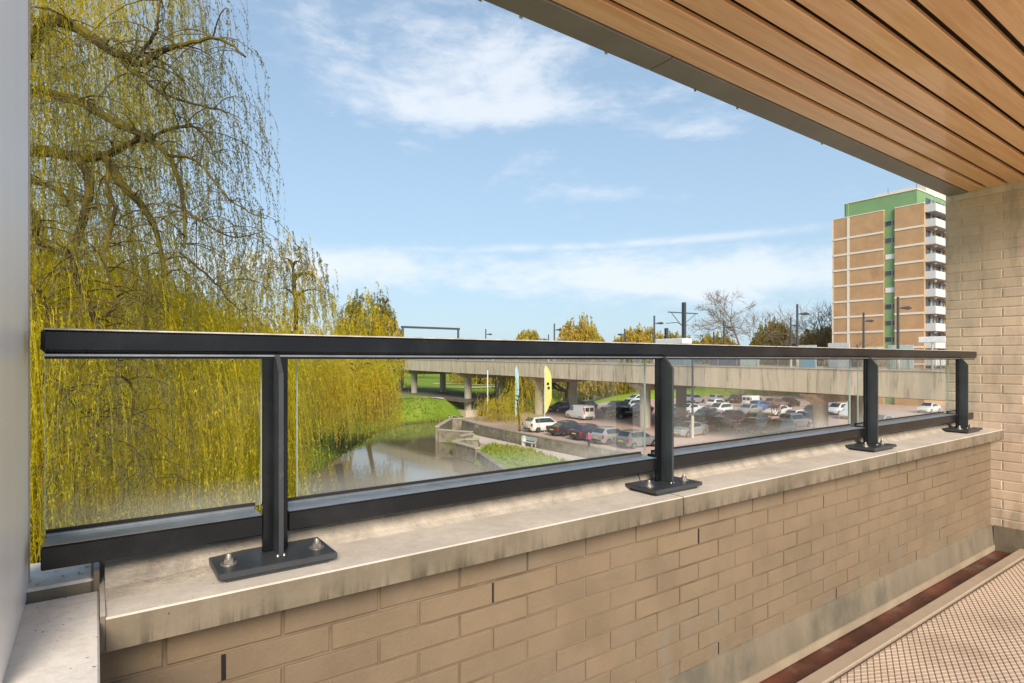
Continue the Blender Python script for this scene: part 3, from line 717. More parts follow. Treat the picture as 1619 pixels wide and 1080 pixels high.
# station: x, z_low, z_belt, z_top, half widths low / belt / top
SHAPES = {
 'hatchback': (4.1, [(0, .42, .80, .84, .70, .74, .66), (.08, .30, .90, .96, .78, .82, .70), (.22, .24, .94, 1.02, .82, .86, .68), (.62, .22, .95, 1.42, .84, .88, .60), (1.2, .2, .94, 1.49, .84, .88, .62), (2.1, .2, .92, 1.47, .84, .88, .62),
     (2.75, .2, .91, 1.14, .84, .88, .68), (3.1, .2, .90, .955, .84, .87, .70), (3.75, .22, .78, .83, .80, .83, .66), (4.02, .28, .62, .68, .72, .74, .6), (4.1, .36, .52, .56, .62, .64, .55)], (.22, .62, 2.1, 3.1)),
 'saloon': (4.6, [(0, .42, .84, .88, .68, .72, .62), (.08, .30, .96, 1.0, .78, .82, .70), (.7, .22, .97, 1.02, .84, .87, .70), (1.45, .2, .95, 1.38, .85, .88, .58), (2.0, .2, .94, 1.43, .85, .88, .60), (2.6, .2, .92, 1.41, .85, .88, .60),
     (3.1, .2, .91, 1.12, .85, .88, .66), (3.4, .2, .90, .95, .85, .87, .70), (4.2, .22, .79, .83, .80, .83, .66), (4.52, .28, .62, .68, .72, .74, .6), (4.6, .36, .52, .56, .62, .64, .55)], (.7, 1.45, 2.6, 3.4)),
 'estate': (4.5, [(0, .42, .86, .92, .70, .74, .66), (.08, .30, .98, 1.06, .80, .84, .70), (.2, .24, 1.0, 1.12, .84, .87, .68), (.55, .22, 1.0, 1.54, .85, .89, .62), (1.4, .2, .98, 1.6, .85, .89, .64), (2.5, .2, .96, 1.57, .85, .89, .64),
     (3.0, .2, .95, 1.22, .85, .89, .68), (3.35, .2, .93, .99, .85, .88, .70), (4.1, .22, .84, .88, .82, .85, .68), (4.42, .28, .66, .72, .74, .76, .6), (4.5, .36, .54, .58, .62, .64, .55)], (.2, .55, 2.5, 3.35)),
 'van': (4.4, [(0, .42, 1.1, 1.74, .78, .82, .72), (.06, .28, 1.1, 1.82, .84, .88, .76), (.3, .24, 1.1, 1.86, .86, .9, .78), (1.2, .22, 1.08, 1.87, .86, .9, .78), (2.4, .2, 1.06, 1.84, .86, .9, .76), (2.85, .2, 1.04, 1.72, .86, .9, .72),
     (3.2, .2, 1.03, 1.36, .86, .9, .72), (3.5, .2, 1.02, 1.1, .86, .89, .74), (4.1, .22, .86, .92, .83, .86, .7), (4.33, .28, .66, .72, .76, .78, .62), (4.4, .38, .56, .6, .66, .68, .58)], (.0, .06, 2.4, 3.5))}
_car = {}
def car_meshes(kind):
    if kind in _car: return _car[kind]
    L, st, (r0, r1, f0, f1) = SHAPES[kind]
    def ring(s):
        x, zl, zb, zt, wl, wb, wt = s; x -= L / 2; zm = zl + (zb - zl) * .5
        h = [(x, wl * .92, zl), (x, wb * .99, zl + .16), (x, wb * 1.015, zm), (x, wb, zb), (x, wt + (wb - wt) * .12, zb + (zt - zb) * .86), (x, wt, zt), (x, wt * .5, zt + .025)]
        return h + [(p[0], -p[1], p[2]) for p in h[::-1]]
    b = MB().loft([ring(s)[::-1] for s in st])
    S_ = {s[0]: s for s in st}
    def P(s, t, side, o=.012):          # point on the glasshouse side, t from belt (0) to roof (1)
        x, zl, zb, zt, wl, wb, wt = s
        w = wb + (wt - wb) * .88 * t; return (x - L / 2, side * (w + o), zb + (zt - zb) * (.06 + .80 * t))
    mids = [s for s in st if r1 <= s[0] <= f0]
    w_side = {}
    for side in (1, -1):
        m = MB(); rows = mids + [s for s in st if f0 < s[0] < f1]
        if kind == 'van': rows = [s for s in st if 2.0 < s[0] < f1]
        pts_t = [P(s, .93, side) for s in rows[:-1]] + [P(rows[-1], .7, side)]; pts_b = [P(s, .04, side) for s in rows]
        if kind != 'van': pts_b[0] = P(S_[r0], .2, side) if False else pts_b[0]
        for i in range(len(rows) - 1):
            q = [pts_b[i], pts_b[i + 1], pts_t[i + 1], pts_t[i]]; m.add(q if side < 0 else q[::-1], [(0, 1, 2, 3)])
        w_side[side] = mesh_of('side_window', m, CGL)
    def screen(s0, s1, name):
        x0, x1 = s0[0] - L / 2, s1[0] - L / 2; up = Vector((s1[3] - s0[3], 0, abs(x1 - x0)))
        n = Vector(((s1[3] - s0[3]) * (1 if x1 < x0 else -1), 0, abs(x1 - x0))).normalized() * .014
        a0, a1 = .06, .94
        q = []
        for t, sgn in ((a0, -1), (a0, 1), (a1, 1), (a1, -1)):
            x = x0 + (x1 - x0) * t; z = s0[3] + (s1[3] - s0[3]) * t + .02; w = (s0[6] + (s1[6] - s0[6]) * t) * .9
            q.append(Vector((x, sgn * w, z)) + n)
        return mesh_of(name, MB().add(q if x1 < x0 else q[::-1], [(0, 1, 2, 3)]), CGL)
    ws = screen(S_[f1], S_[f0], 'windscreen')
    if kind == 'van':
        rw_ = mesh_of('rear_window', MB().box(-L / 2 - .012, -L / 2 - .002, -.62, -.06, 1.12, 1.6).box(-L / 2 - .012, -L / 2 - .002, .06, .62, 1.12, 1.6), CGL)
    else: rw_ = screen(S_[r0], S_[r1], 'rear_window')
    whs = []
    for x in (L * .19, L * .80):
        for side in (1, -1):
            y = side * .80
            m = MB().lathe((0, 0, 0), [(.20, -.10), (.30, -.10), (.32, -.07), (.32, .07), (.30, .10), (.21, .10)], 16)
            m.xf(Matrix.Translation((x - L / 2, y, .32)) @ Matrix.Rotation(R(90), 4, 'X'))
            rm = MB().lathe((0, 0, 0), [(.02, -.03), (.21, -.02), (.215, .0), (.02, .02)], 10)
            rm.xf(Matrix.Translation((x - L / 2, side * .885, .32)) @ Matrix.Rotation(R(90), 4, 'X'))
            whs.append((mesh_of('wheel', m, TYRE, smooth_ang=40), mesh_of('rim', rm, RIM, smooth_ang=40)))
    hl, tl = {}, {}
    for side in (1, -1):
        e = st[-2]; hl[side] = mesh_of('headlight', MB().loft([[(e[0] - L / 2 - .26, side * .80, .70), (e[0] - L / 2 - .0, side * .755, .60), (e[0] - L / 2 + .05, side * .52, .58), (e[0] - L / 2 + .02, side * .50, .68), (e[0] - L / 2 - .2, side * .78, .80)],
                                                           [(e[0] - L / 2 - .3, side * .70, .70), (e[0] - L / 2 - .1, side * .70, .60), (e[0] - L / 2 - .1, side * .50, .58), (e[0] - L / 2 - .1, side * .5, .68), (e[0] - L / 2 - .3, side * .7, .80)]]), HLAMP)
        zt_ = st[1][2]; tl[side] = mesh_of('tail_light', MB().box(-L / 2 - .012, -L / 2 + .16, side * .80 - .07 if side > 0 else -.80 - .07 - .0, side * .80 + .05 if side > 0 else -.75, zt_ - .30, zt_ + (.5 if kind == 'van' else .02)), TLAMP)
    pl = mesh_of('number_plate', MB().box(-L / 2 - .02, -L / 2 - .004, -.26, .26, .62, .73), PLATE)
    pf = mesh_of('number_plate', MB().box(L / 2 + .002, L / 2 + .016, -.26, .26, .42, .53), PLATE)
    gr = mesh_of('grille', MB().box(L / 2 - .03, L / 2 + .01, -.5, .5, .34, .42).box(-L / 2 - .008, -L / 2 + .05, -.6, .6, .34, .5), TRIMB)
    _car[kind] = dict(body={}, bm=b, side=w_side, ws=ws, rw=rw_, wh=whs, hl=hl, tl=tl, pl=pl, pf=pf, gr=gr); return _car[kind]
def car(kind, col, x, y, ang, label, z=ZL, sc=1.):
    d = car_meshes(kind)
    if col not in d['body']: d['body'][col] = mesh_of('body', d['bm'], PAINTS[col], smooth_ang=32)
    t = thing('parked_van' if kind == 'van' else 'parked_car', label, 'van' if kind == 'van' else 'car', (x, y, z + .005), R(ang), 'cars parked beside and under the viaduct')
    if sc != 1: t.scale = (sc, sc, sc)
    bo = link('body', d['body'][col], t); link('windscreen', d['ws'], t); link('rear_window', d['rw'], t)
    for s_ in (1, -1): link('side_window', d['side'][s_], t); link('headlight', d['hl'][s_], t); link('tail_light', d['tl'][s_], t)
    for w_, r_ in d['wh']: link('rim', r_, link('wheel', w_, t))
    link('number_plate', d['pl'], t); link('number_plate', d['pf'], t); link('grille', d['gr'], t)
for a_ in (
 ('estate', 'white', 39.0, 48.9, -3, 'white estate car at the head of the row behind the quay wall'),
 ('saloon', 'charcoal', 39.2, 45.2, 2, 'charcoal saloon between the white estate and the purple hatchback'),
 ('hatchback', 'purple', 38.7, 41.5, 0, 'small purple hatchback next to the charcoal saloon'),
 ('hatchback', 'silver', 38.5, 38.4, 2, 'silver hatchback in the quay row seen just left of the second full post'),
 ('hatchback', 'grey', 38.6, 35.4, 0, 'grey hatchback last in the quay row, right beside the silver one'),
 ('van', 'white', 50.7, 56.3, 82, 'white delivery van standing in the aisle under the viaduct edge'),
 ('saloon', 'black', 56.4, 54.0, 178, 'black saloon parked right behind the white delivery van'),
 ('hatchback', 'navy', 55.4, 65.6, 176, 'dark blue hatchback beside the concrete pier by the yellow flag'),
 ('hatchback', 'black', 59.6, 65.2, 182, 'black hatchback half hidden by a rear pier beside the dark blue one'),
 ('estate', 'brown', 61.9, 61.0, 178, 'brown estate car above the roof of the white delivery van'),
 ('estate', 'white', 66.5, 62.5, 184, 'white estate with pale roof parked behind the brown estate'),
 ('hatchback', 'white', 77.0, 71.0, 180, 'white hatchback alone against the grass beyond the viaduct'),
 ('hatchback', 'maroon', 62.2, 56.6, 180, 'maroon hatchback behind the black saloon'),
 ('hatchback', 'white', 61.6, 50.6, 176, 'white hatchback just left of the rear pier beside the railing post'),
 ('saloon', 'silver', 65.0, 47.4, 184, 'silver saloon peeping out right of the rear pier'),
 ('saloon', 'white', 68.4, 52.9, 180, 'white saloon in the row behind the rear pier'),
 ('saloon', 'silver', 48.4, 37.5, 184, 'silver saloon facing the balcony beneath the viaduct, nearest in its pane'),
 ('saloon', 'green', 54.9, 38.6, 182, 'dark green saloon behind the front silver saloon'),
 ('hatchback', 'charcoal', 50.4, 40.6, 180, 'charcoal hatchback left of the front silver saloon'),
 ('hatchback', 'maroon', 62.8, 42.6, 176, 'maroon hatchback in front of the white people carrier'),
 ('estate', 'grey', 60.8, 38.2, 186, 'grey estate car beside the reddish shrubs'),
 ('estate', 'silver', 64.4, 35.4, -2, 'large silver people carrier facing right beside the nearest pier'),
 ('estate', 'white', 71.0, 49.9, 182, 'white people carrier seen side-on in the middle of the lot'),
 ('saloon', 'silver', 74.3, 47.4, 182, 'silver saloon between the white people carrier and the bright blue car'),
 ('hatchback', 'blue', 82.2, 50.6, 2, 'bright blue hatchback in the far row'),
 ('van', 'white', 87.0, 54.6, 0, 'white van with square roof behind the bright blue hatchback'),
 ('estate', 'grey', 88.0, 51.4, 0, 'grey estate car right of the bright blue hatchback'),
 ('hatchback', 'black', 92.4, 51.6, 2, 'black hatchback at the right end of the far row'),
 ('estate', 'silver', 86.2, 65.6, 4, 'silver estate at the left end of the farthest row by the grass'),
 ('hatchback', 'silver', 90.2, 63.6, 0, 'silver hatchback between the silver estate and the black estate'),
 ('estate', 'black', 92.5, 60.8, 0, 'black estate at the right of the farthest row by the grass'),
 ('hatchback', 'white', 71.0, 38.6, 0, 'white hatchback behind the silver people carrier'),
 ('hatchback', 'charcoal', 69.2, 36.4, 0, 'charcoal hatchback showing between silver people carrier and nearest pier'),
 ('estate', 'white', 84.5, 40.3, 180, 'white estate seen in the gap right of the nearest pier'),
 ('van', 'white', 80.0, 36.2, 180, 'white van beside the pale column right of the nearest pier'),
 ('saloon', 'silver', 72.0, 29.6, 180, 'silver saloon low in the last pane left of the end post'),
 ('saloon', 'white', 98.0, 34.0, 180, 'white saloon under the deck beside the end wall'),
 ('saloon', 'black', 62.4, 46.0, 182, 'black saloon between the maroon hatchback and the rear pier'),
 ('hatchback', 'grey', 56.2, 35.6, 180, 'grey hatchback behind and right of the dark green saloon'),
 ('estate', 'black', 56.0, 32.6, 182, 'black estate under the deck left of the nearest pier'),
 ('saloon', 'white', 76.5, 44.4, 180, 'white saloon in the middle row right of the bright blue car'),
 ('hatchback', 'charcoal', 79.0, 41.0, 182, 'charcoal hatchback in the middle row behind the silver people carrier'),
 ('estate', 'silver', 95.0, 47.6, 0, 'silver estate in the far row right of the black hatchback'),
 ('hatchback', 'white', 80.0, 56.5, 0, 'white hatchback in the far row left of the bright blue one'),
 ('saloon', 'black', 73.0, 57.4, 180, 'black saloon behind the white saloon at the rear pier'),
 ('hatchback', 'white', 38.8, 26.3, 0, 'white hatchback of which little more than the roof rises above the lower rail'),
): car(*a_)

# ================================================================ VIADUCT FURNITURE
DARKM = M('dark_mast_paint', (.07, .08, .085), .5, metal=.3, var=.15)
LPALE = M('pale_mast_paint', (.55, .50, .42), .6, var=.1)
def deckz(y): return vz(y) - .9
def lamp_post(x, y, top, label, arm=1, group='street lamps along the viaduct', z0=None):
    z0 = deckz(y) if z0 is None else z0
    t = thing('street_lamp', label, 'street lamp', (x, y, z0), 0, group)
    part('pole', MB().tube([(x, y, z0), (x, y, z0 + (top - z0) * .5), (x, y, top)], [.11, .10, .09], 8), DARKM, t, sm=40)
    part('base_sleeve', MB().tube([(x, y, z0 + .01), (x, y, z0 + 2.2)], .135, 8), LPALE, t, sm=40)
    dxy = np.array([sy, -cy]) * arm
    zz = top - .85
    a_ = np.array([x, y]); b_ = a_ + dxy * .75
    part('lamp_arm', MB().tube([(*a_, zz), (*b_, zz + .04)], .045, 6), DARKM, t)
    part('lamp_head', MB().tube([(*(a_ + dxy * .25), zz + .03), (*b_, zz + .04), (*(a_ + dxy * 1.0), zz + .02)], [.06, .14, .05], 6), DARKM, t)
for x, y, top, lb in ((48.8, 26.6, 4.75, 'tall dark lamp post left of the tower on the near parapet'), (48.8, 42.3, 4.75, 'dark lamp post left of the overhead line mast'),
                      (48.8, 59.1, 4.75, 'small dark lamp post between two yellow willow crowns'), (48.8, 75.6, 4.75, 'distant dark lamp post right of the portal frame'),
                      (48.8, 18.9, 4.7, 'tall dark lamp post in front of the green strip of the tower')):
    lamp_post(x, y, top, lb)
for x, y, top, lb in ((60.7, 26.5, 4.6, 'slim lamp post in front of the left bricks of the tower'), (60.7, 33.8, 4.5, 'slim lamp post just left of the tall one beside the tower'),
                      (60.7, 42.0, 4.7, 'lamp post standing left in front of the large bare tree'), (60.7, 43.4, 3.4, 'short post beside the lamp at the bare tree'),
                      (60.7, 58.0, 4.4, 'far lamp post above the middle yellow crowns'), (60.7, 75.0, 4.2, 'tiny far lamp post left of the yellow willow crown'), (60.7, 91.6, 3.6, 'farthest lamp post near the portal frame')):
    lamp_post(x, y, top, lb, arm=-1 if y > 50 else 1)
lamp_post(47.15, 36.1, .8, 'thin lamp post rising from the car park in the third pane', z0=ZL, group=None)
cm = thing('catenary_mast', 'thick dark overhead line mast with cross arms on the viaduct', 'mast', (55, 43.3, deckz(43)))
u_ = np.array([sy, -cy, 0.]); b0 = np.array([55, 43.3, 0.])
part('mast', MB().box(54.82, 55.18, 43.12, 43.48, deckz(43), 6.6), DARKM, cm)
part('cross_arm', MB().tube([b0 + u_ * -1.85 + (0, 0, 5.5), b0 + u_ * 1.6 + (0, 0, 5.3)], .06).tube([b0 + u_ * -1.5 + (0, 0, 5.5), b0 + (0, 0, 3.6)], .05).tube([b0 + u_ * 1.4 + (0, 0, 5.3), b0 + (0, 0, 4.1)], .035), DARKM, cm)
part('registration_arm', MB().tube([b0 + u_ * -2.1 + (0, 0, 4.2), b0 + u_ * -.8 + (0, 0, 4.3), b0 + u_ * -.3 + (0, 0, 4.1)], .04), DARKM, cm)
ts = thing('tram_signal', 'small dark tram signal left of the overhead line mast', 'signal', (54, 44.6, deckz(44)))
pts = np.array([54., 45.0])
part('post', MB().tube([(pts[0], pts[1], deckz(44)), (pts[0], pts[1], 2.4)], .07), DARKM, ts)
part('signal_head', MB().bbox(pts[0] - .16, pts[0] + .16, pts[1] - .2, pts[1] + .2, 2.4, 3.7, .04), DARKM, ts)
for k in range(3): part('lens', MB().lathe((0, 0, 0), [(.02, 0), (.1, .0), (.11, .03)], 10).xf(Matrix.Translation((pts[0] - .17, pts[1], 2.65 + .4 * k)) @ Matrix.Rotation(R(-90), 4, 'Y')), MATT_BLACK, ts)
pf_ = thing('overhead_portal', 'thin dark portal frame spanning the viaduct at its far left', 'portal frame', (54.5, 105, deckz(105)))
for x in (48.6, 61): part('portal_leg', MB().tube([(x, 105, deckz(105)), (x, 105, 6.35 if x < 50 else 6.2)], .22, 6), DARKM, pf_)
part('portal_beam', MB().box(48.3, 61.3, 104.8, 105.2, 6.2, 6.6), DARKM, pf_)
shm = thing('tram_shelter', 'white flat roofed tram shelter below the overhead line mast', 'shelter', (52.5, 42.5, deckz(42)))
part('roof', MB().bbox(51.6, 53.2, 40.8, 44.6, 1.75, 2.35, .05), M('shelter_white', (.74, .73, .70), .5), shm)
for y in (41.1, 44.3): part('leg', MB().tube([(52.4, y, deckz(42)), (52.4, y, 1.76)], .06), RAILM, shm)
part('back_panel', MB().box(53.05, 53.1, 40.9, 44.5, deckz(42) + .3, 1.7), M('shelter_glass', (.25, .30, .32), .1), shm)
def board(px, w, z0, z1, col, frame, label, name='information_board'):
    r = ray(px, 560); p = r * 49.3 / r[0]; x, y = p[0], p[1]; zd = deckz(y)
    t = thing(name, label, 'board', (x, y, zd), 0, 'information boards on the viaduct')
    part('frame', MB().bbox(x - .05, x + .05, y - w / 2, y + w / 2, z0, z1, .02), frame, t)
    part('poster', MB().box(x - .07, x - .052, y - w / 2 + .1, y + w / 2 - .1, z0 + .15, z1 - .2), col, t)
    for s_ in (-1, 1): part('leg', MB().tube([(x, y + s_ * (w / 2 - .1), zd), (x, y + s_ * (w / 2 - .1), z0 + .02)], .04), RAILM, t)
GRY = M('board_grey', (.55, .57, .58), .4); BLU = M('board_blue', (.16, .42, .58), .4); PGR = M('board_pale_green', (.52, .63, .56), .4); NAV = M('board_navy', (.04, .07, .2), .5)
board(1185, 1.9, -1.3, 1.3, PGR, GRY, 'pale board with a dark top on the viaduct below the large bare tree')
board(1275, 1.7, -1.2, 1.25, BLU, GRY, 'light blue board on the viaduct left of the tower')
board(1326, 1.7, -1.1, 1.38, GRY, GRY, 'plain grey board on the viaduct at the left foot of the tower')
board(1424, 1.7, -1.1, 1.12, PGR, GRY, 'pale green board on the viaduct below the green strip of the tower')
bb = thing('parked_tram_box', 'dark blue equipment box behind the pale board on the viaduct', 'box', (51, 34.8, deckz(35)))
part('cabinet', MB().bbox(50.4, 51.4, 32.9, 36.6, deckz(35), 1.15, .08), NAV, bb); part('lid', MB().bbox(50.35, 51.45, 32.8, 36.7, 1.152, 1.22, .02), NAV, bb)
cs = thing('platform_sign', 'white rectangular sign on a post beside the end wall', 'sign', (49.2, 15.9, deckz(16)))
p_ = ray(1474, 536); p_ = p_ * 49.2 / p_[0]
part('sign_panel', MB().bbox(49.1, 49.3, p_[1] - .85, p_[1] + .85, 1.25, 1.68, .03), M('sign_white', (.85, .84, .80), .5), cs); part('post', MB().tube([(49.2, p_[1], deckz(16)), (49.2, p_[1], 1.26)], .06), LPALE, cs)

# ================================================================ QUAY FURNITURE
b0 = G(771, 661, ZL); 
fp = thing('flagpole', 'plain white flagpole standing behind the quay corner', 'flagpole', (b0[0], b0[1], ZL))
part('pole', MB().tube([(b0[0], b0[1], ZL), (b0[0], b0[1], -1.3)], [.09, .06], 8), M('white_pole', (.85, .85, .84), .4), fp, sm=40); part('finial', MB().lathe((b0[0], b0[1], -1.3), [(.02, 0), (.1, .06), (.02, .16)], 8), STEEL, fp)
def feather(px, py, z, top, w, mat, label, bulge):
    q = G(px, py, z); t = thing('feather_flag', label, 'flag', (q[0], q[1], z), 0, 'feather flags by the car park')
    part('pole', MB().tube([(q[0], q[1], z), (q[0], q[1], top - .3), (q[0] + sy * .15, q[1] - cy * .15, top)], .035, 6), M('flag_pole_' + label.split()[1], (.7, .7, .68), .4), t)
    n = 16; fr = []; zl = top - bulge
    for side in (-1, 1):
        vs = []
        for i in range(n + 1):
            f = i / n; z_ = zl + (top - zl) * f
            ww = w * (min(1, f * 3.2) ** .7) * (1 - max(0, (f - .72) / .28) ** 2 * .75)
            for s_ in (0, .5, 1):
                e = ww * s_; d = .05 * math.sin(f * 7 + s_ * 2) + side * .006
                vs.append((q[0] + sy * (e + .04) + cy * d, q[1] - cy * (e + .04) + sy * d, z_))
        fr.append(vs)
    mb = MB()
    for k, vs in enumerate(fr):
        fs = [(3 * i + j, 3 * i + j + 1, 3 * i + j + 4, 3 * i + j + 3) for i in range(n) for j in (0, 1)]
        mb.add(vs, fs if k == 0 else [f[::-1] for f in fs])
    fo = part('flag_cloth', mb, mat, t); return q, fo, t
FB = M('flag_light_blue', (.34, .56, .60), .8, var=.08); FY = M('flag_yellow', (.66, .60, .17), .8, var=.06)
feather(815, 668, ZL, -.75, .40, FB, 'tall light blue feather flag beside the young willow', 6.2)
q_, fo_, t_ = feather(861, 683, ZL, -.62, .70, FY, 'tall yellow feather flag with dark print above the parked cars', 5.1)
lm = MB()
for dz_, dr in ((-2.2, .34), (-2.65, .42)):
    c = np.array([q_[0] + sy * dr - cy * .09, q_[1] - cy * dr - sy * .09, -.62 + dz_ + .3])
    lm.add([tuple(c + np.array([sy, -cy, 0]) * a_ + np.array([0, 0, 1]) * b_) for a_, b_ in ((-.12, -.1), (.12, -.14), (.15, .12), (-.08, .16))], [(0, 1, 2, 3)])
part('printed_mark', lm, MATT_BLACK, t_)
# bench
q = G(846, 705, -8.6); q[0] = 34.95
bn = thing('park_bench', 'grey park bench on the quay path against the stone wall', 'bench', (q[0], q[1], -8.6), R(-90))
BW = M('bench_slat', (.50, .53, .50), .6, var=.1); BI = M('bench_iron', (.45, .45, .43), .5)
for k in range(4): part('seat_slat', MB().bbox(-1.0, 1.0, -.22 + k * .12, -.12 + k * .12, .43, .46, .005), BW, bn, world=False)
for k in range(3): part('back_slat', MB().bbox(-1.0, 1.0, .27 + k * .03, .30 + k * .03, .56 + k * .13, .66 + k * .13, .005), BW, bn, world=False)
for x in (-.8, .8):
    part('leg', MB().box(x - .04, x + .04, -.22, -.14, 0, .43).box(x - .04, x + .04, .22, .3, 0, .55).box(x - .04, x + .04, -.22, .3, .39, .428), BI, bn, world=False)
bi = thing('litter_bin', 'pale litter bin standing beside the park bench', 'bin', (35.0, 47.2, -8.6))
part('body', MB().lathe((0, 0, 0), [(.22, 0), (.25, .1), (.27, .8), (.2, .82)], 12), M('bin_grey', (.6, .58, .54), .6), bi, world=False, sm=40); part('lid', MB().lathe((0, 0, .83), [(.29, 0), (.28, .06), (.12, .18), (.02, .2)], 12), BI, bi, world=False, sm=40)
# bicycles leaning in the quay corner
def bicycle(px, py, rz, label, c):
    q = G(px, py, -8.6); t = thing('bicycle', label, 'bicycle', (q[0], q[1], -8.6), rz, 'bicycles in the quay corner')
    for x in (-.52, .52):
        w = MB().tube([(x + .33 * math.cos(a), 0, .34 + .33 * math.sin(a)) for a in np.linspace(0, 2 * math.pi, 18)], .022, 5); part('wheel', w, TYRE, t, world=False)
    part('frame', MB().tube([(-.52, 0, .34), (-.15, 0, .85), (.42, 0, .82), (.0, 0, .32), (-.52, 0, .34)], .025, 5).tube([(.0, 0, .32), (-.18, 0, .95)], .022, 5).tube([(.52, 0, .34), (.40, 0, 1.0)], .022, 5), c, t, world=False)
    part('handlebar', MB().tube([(.30, -.28, 1.03), (.42, 0, 1.0), (.30, .28, 1.03)], .018, 5), STEEL, t, world=False); part('saddle', MB().bbox(-.3, -.05, -.08, .08, .95, 1.02, .02), MATT_BLACK, t, world=False)
for i, (px, py) in enumerate(((712, 668), (718, 670), (724, 671))):
    bicycle(px, py, R(20 + 14 * i), ('pale bicycle nearest the canal in the quay corner', 'dark bicycle between two pale ones in the quay corner', 'pale bicycle at the right of the three in the quay corner')[i], (M('pale_bike', (.6, .6, .62), .4), MATT_BLACK, M('pale_bike_two', (.62, .56, .5), .4))[i])
# scooter below the flagpole
q = G(776, 663, ZL)
sc_ = thing('motor_scooter', 'white motor scooter parked at the foot of the flagpole', 'scooter', (q[0], q[1], ZL), R(40))
for x in (-.55, .62): part('wheel', MB().lathe((0, 0, 0), [(.1, -.05), (.24, -.05), (.25, 0), (.24, .05), (.1, .05)], 14).xf(Matrix.Translation((x, 0, .25)) @ Matrix.Rotation(R(90), 4, 'X')), TYRE, sc_, world=False)
part('body', MB().loft([[(x, -w, z0), (x, w, z0), (x, w * .8, z1), (x, -w * .8, z1)] for x, w, z0, z1 in ((-.85, .1, .6, .8), (-.5, .2, .42, .85), (-.05, .2, .3, .78), (.1, .17, .22, .34), (.4, .17, .24, .36), (.5, .2, .3, 1.0), (.62, .12, .5, 1.05))]), PAINTS['white'], sc_, world=False)
part('seat', MB().bbox(-.8, -.05, -.14, .14, .855, .95, .03), MATT_BLACK, sc_, world=False); part('handlebar', MB().tube([(.5, -.32, 1.12), (.56, 0, 1.06), (.5, .32, 1.12)], .025), MATT_BLACK, sc_, world=False)

# person standing by the car park wall
def person(px, py, z, h, label):
    q = G(px, py, z); t = thing('person', label, 'person', (q[0], q[1], z), R(200))
    J = [((0, 0, .53), .085), ((0, 0, .66), .08), ((0, 0, .78), .095), ((0, 0, .85), .04), ((.01, 0, .93), .065), ((.01, 0, .985), .045),
         ((0, .055, .50), .065), ((.02, .06, .28), .045), ((-.02, .06, .04), .03), ((.06, .06, .02), .025), ((0, -.055, .50), .065), ((-.03, -.06, .28), .045), ((-.06, -.06, .04), .03), ((.02, -.06, .02), .025),
         ((0, .12, .80), .045), ((-.02, .16, .64), .032), ((.05, .16, .50), .024), ((0, -.12, .80), .045), ((-.01, -.16, .64), .032), ((.06, -.16, .50), .024)]
    E = [(0, 1), (1, 2), (2, 3), (3, 4), (4, 5), (0, 6), (6, 7), (7, 8), (8, 9), (0, 10), (10, 11), (11, 12), (12, 13), (2, 14), (14, 15), (15, 16), (2, 17), (17, 18), (18, 19)]
    me = bpy.data.meshes.new('body'); me.from_pydata([tuple(c * h for c in j[0]) for j in J], E, [])
    m, nt = new_mat('clothed_figure'); zc = node(nt, 'ShaderNodeSeparateXYZ', {0: node(nt, 'ShaderNodeTexCoord').outputs['Object']}).outputs[2]
    rp = node(nt, 'ShaderNodeValToRGB', {0: mth(nt, 'DIVIDE', zc, h)}); rp.color_ramp.interpolation = 'CONSTANT'
    e = rp.color_ramp.elements; e[0].color = (.03, .02, .02, 1); e[1].position = .5; e[1].color = (.42, .10, .20, 1)
    for p_, c_ in ((.845, (.5, .33, .25, 1)), (.945, (.08, .05, .03, 1))): k = e.new(p_); k.color = c_
    out(nt, node(nt, 'ShaderNodeBsdfPrincipled', {'Base Color': rp.outputs[0], 'Roughness': .8}).outputs[0]); me.materials.append(m)
    o = link('body', me, t); md_ = o.modifiers.new('skin', 'SKIN'); md_.use_smooth_shade = True
    for i, j in enumerate(J): me.skin_vertices[0].data[i].radius = (j[1] * h, j[1] * h)
    me.skin_vertices[0].data[0].use_root = True
    o.modifiers.new('sub', 'SUBSURF').levels = 2; o.modifiers['sub'].render_levels = 2
person(931, 707, ZL + .02, 1.35, 'person in a pink jacket and dark trousers standing beside the car park wall')

# ================================================================ TREES
BARK = M('willow_bark', (.055, .042, .02), .95, var=.35, sc=3, bump=.5, bsc=14, dirt=((.17, .13, .016), 1.1, .42, .6, .9), spec=.1)
BARK2 = M('grey_bark', (.19, .145, .105), .9, var=.25, sc=3)
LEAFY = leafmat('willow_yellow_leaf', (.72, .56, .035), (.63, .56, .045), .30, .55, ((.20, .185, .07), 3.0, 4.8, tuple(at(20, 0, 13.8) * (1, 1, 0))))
LEAFY2 = leafmat('willow_gold_leaf', (.70, .53, .045), (.60, .53, .05), .25, .55)
LEAFD = leafmat('willow_young_leaf', (.17, .165, .06), (.24, .21, .07), .8, .35)
LEAFT = leafmat('far_willow_leaf', (.62, .45, .09), (.55, .46, .09), .1, .5)

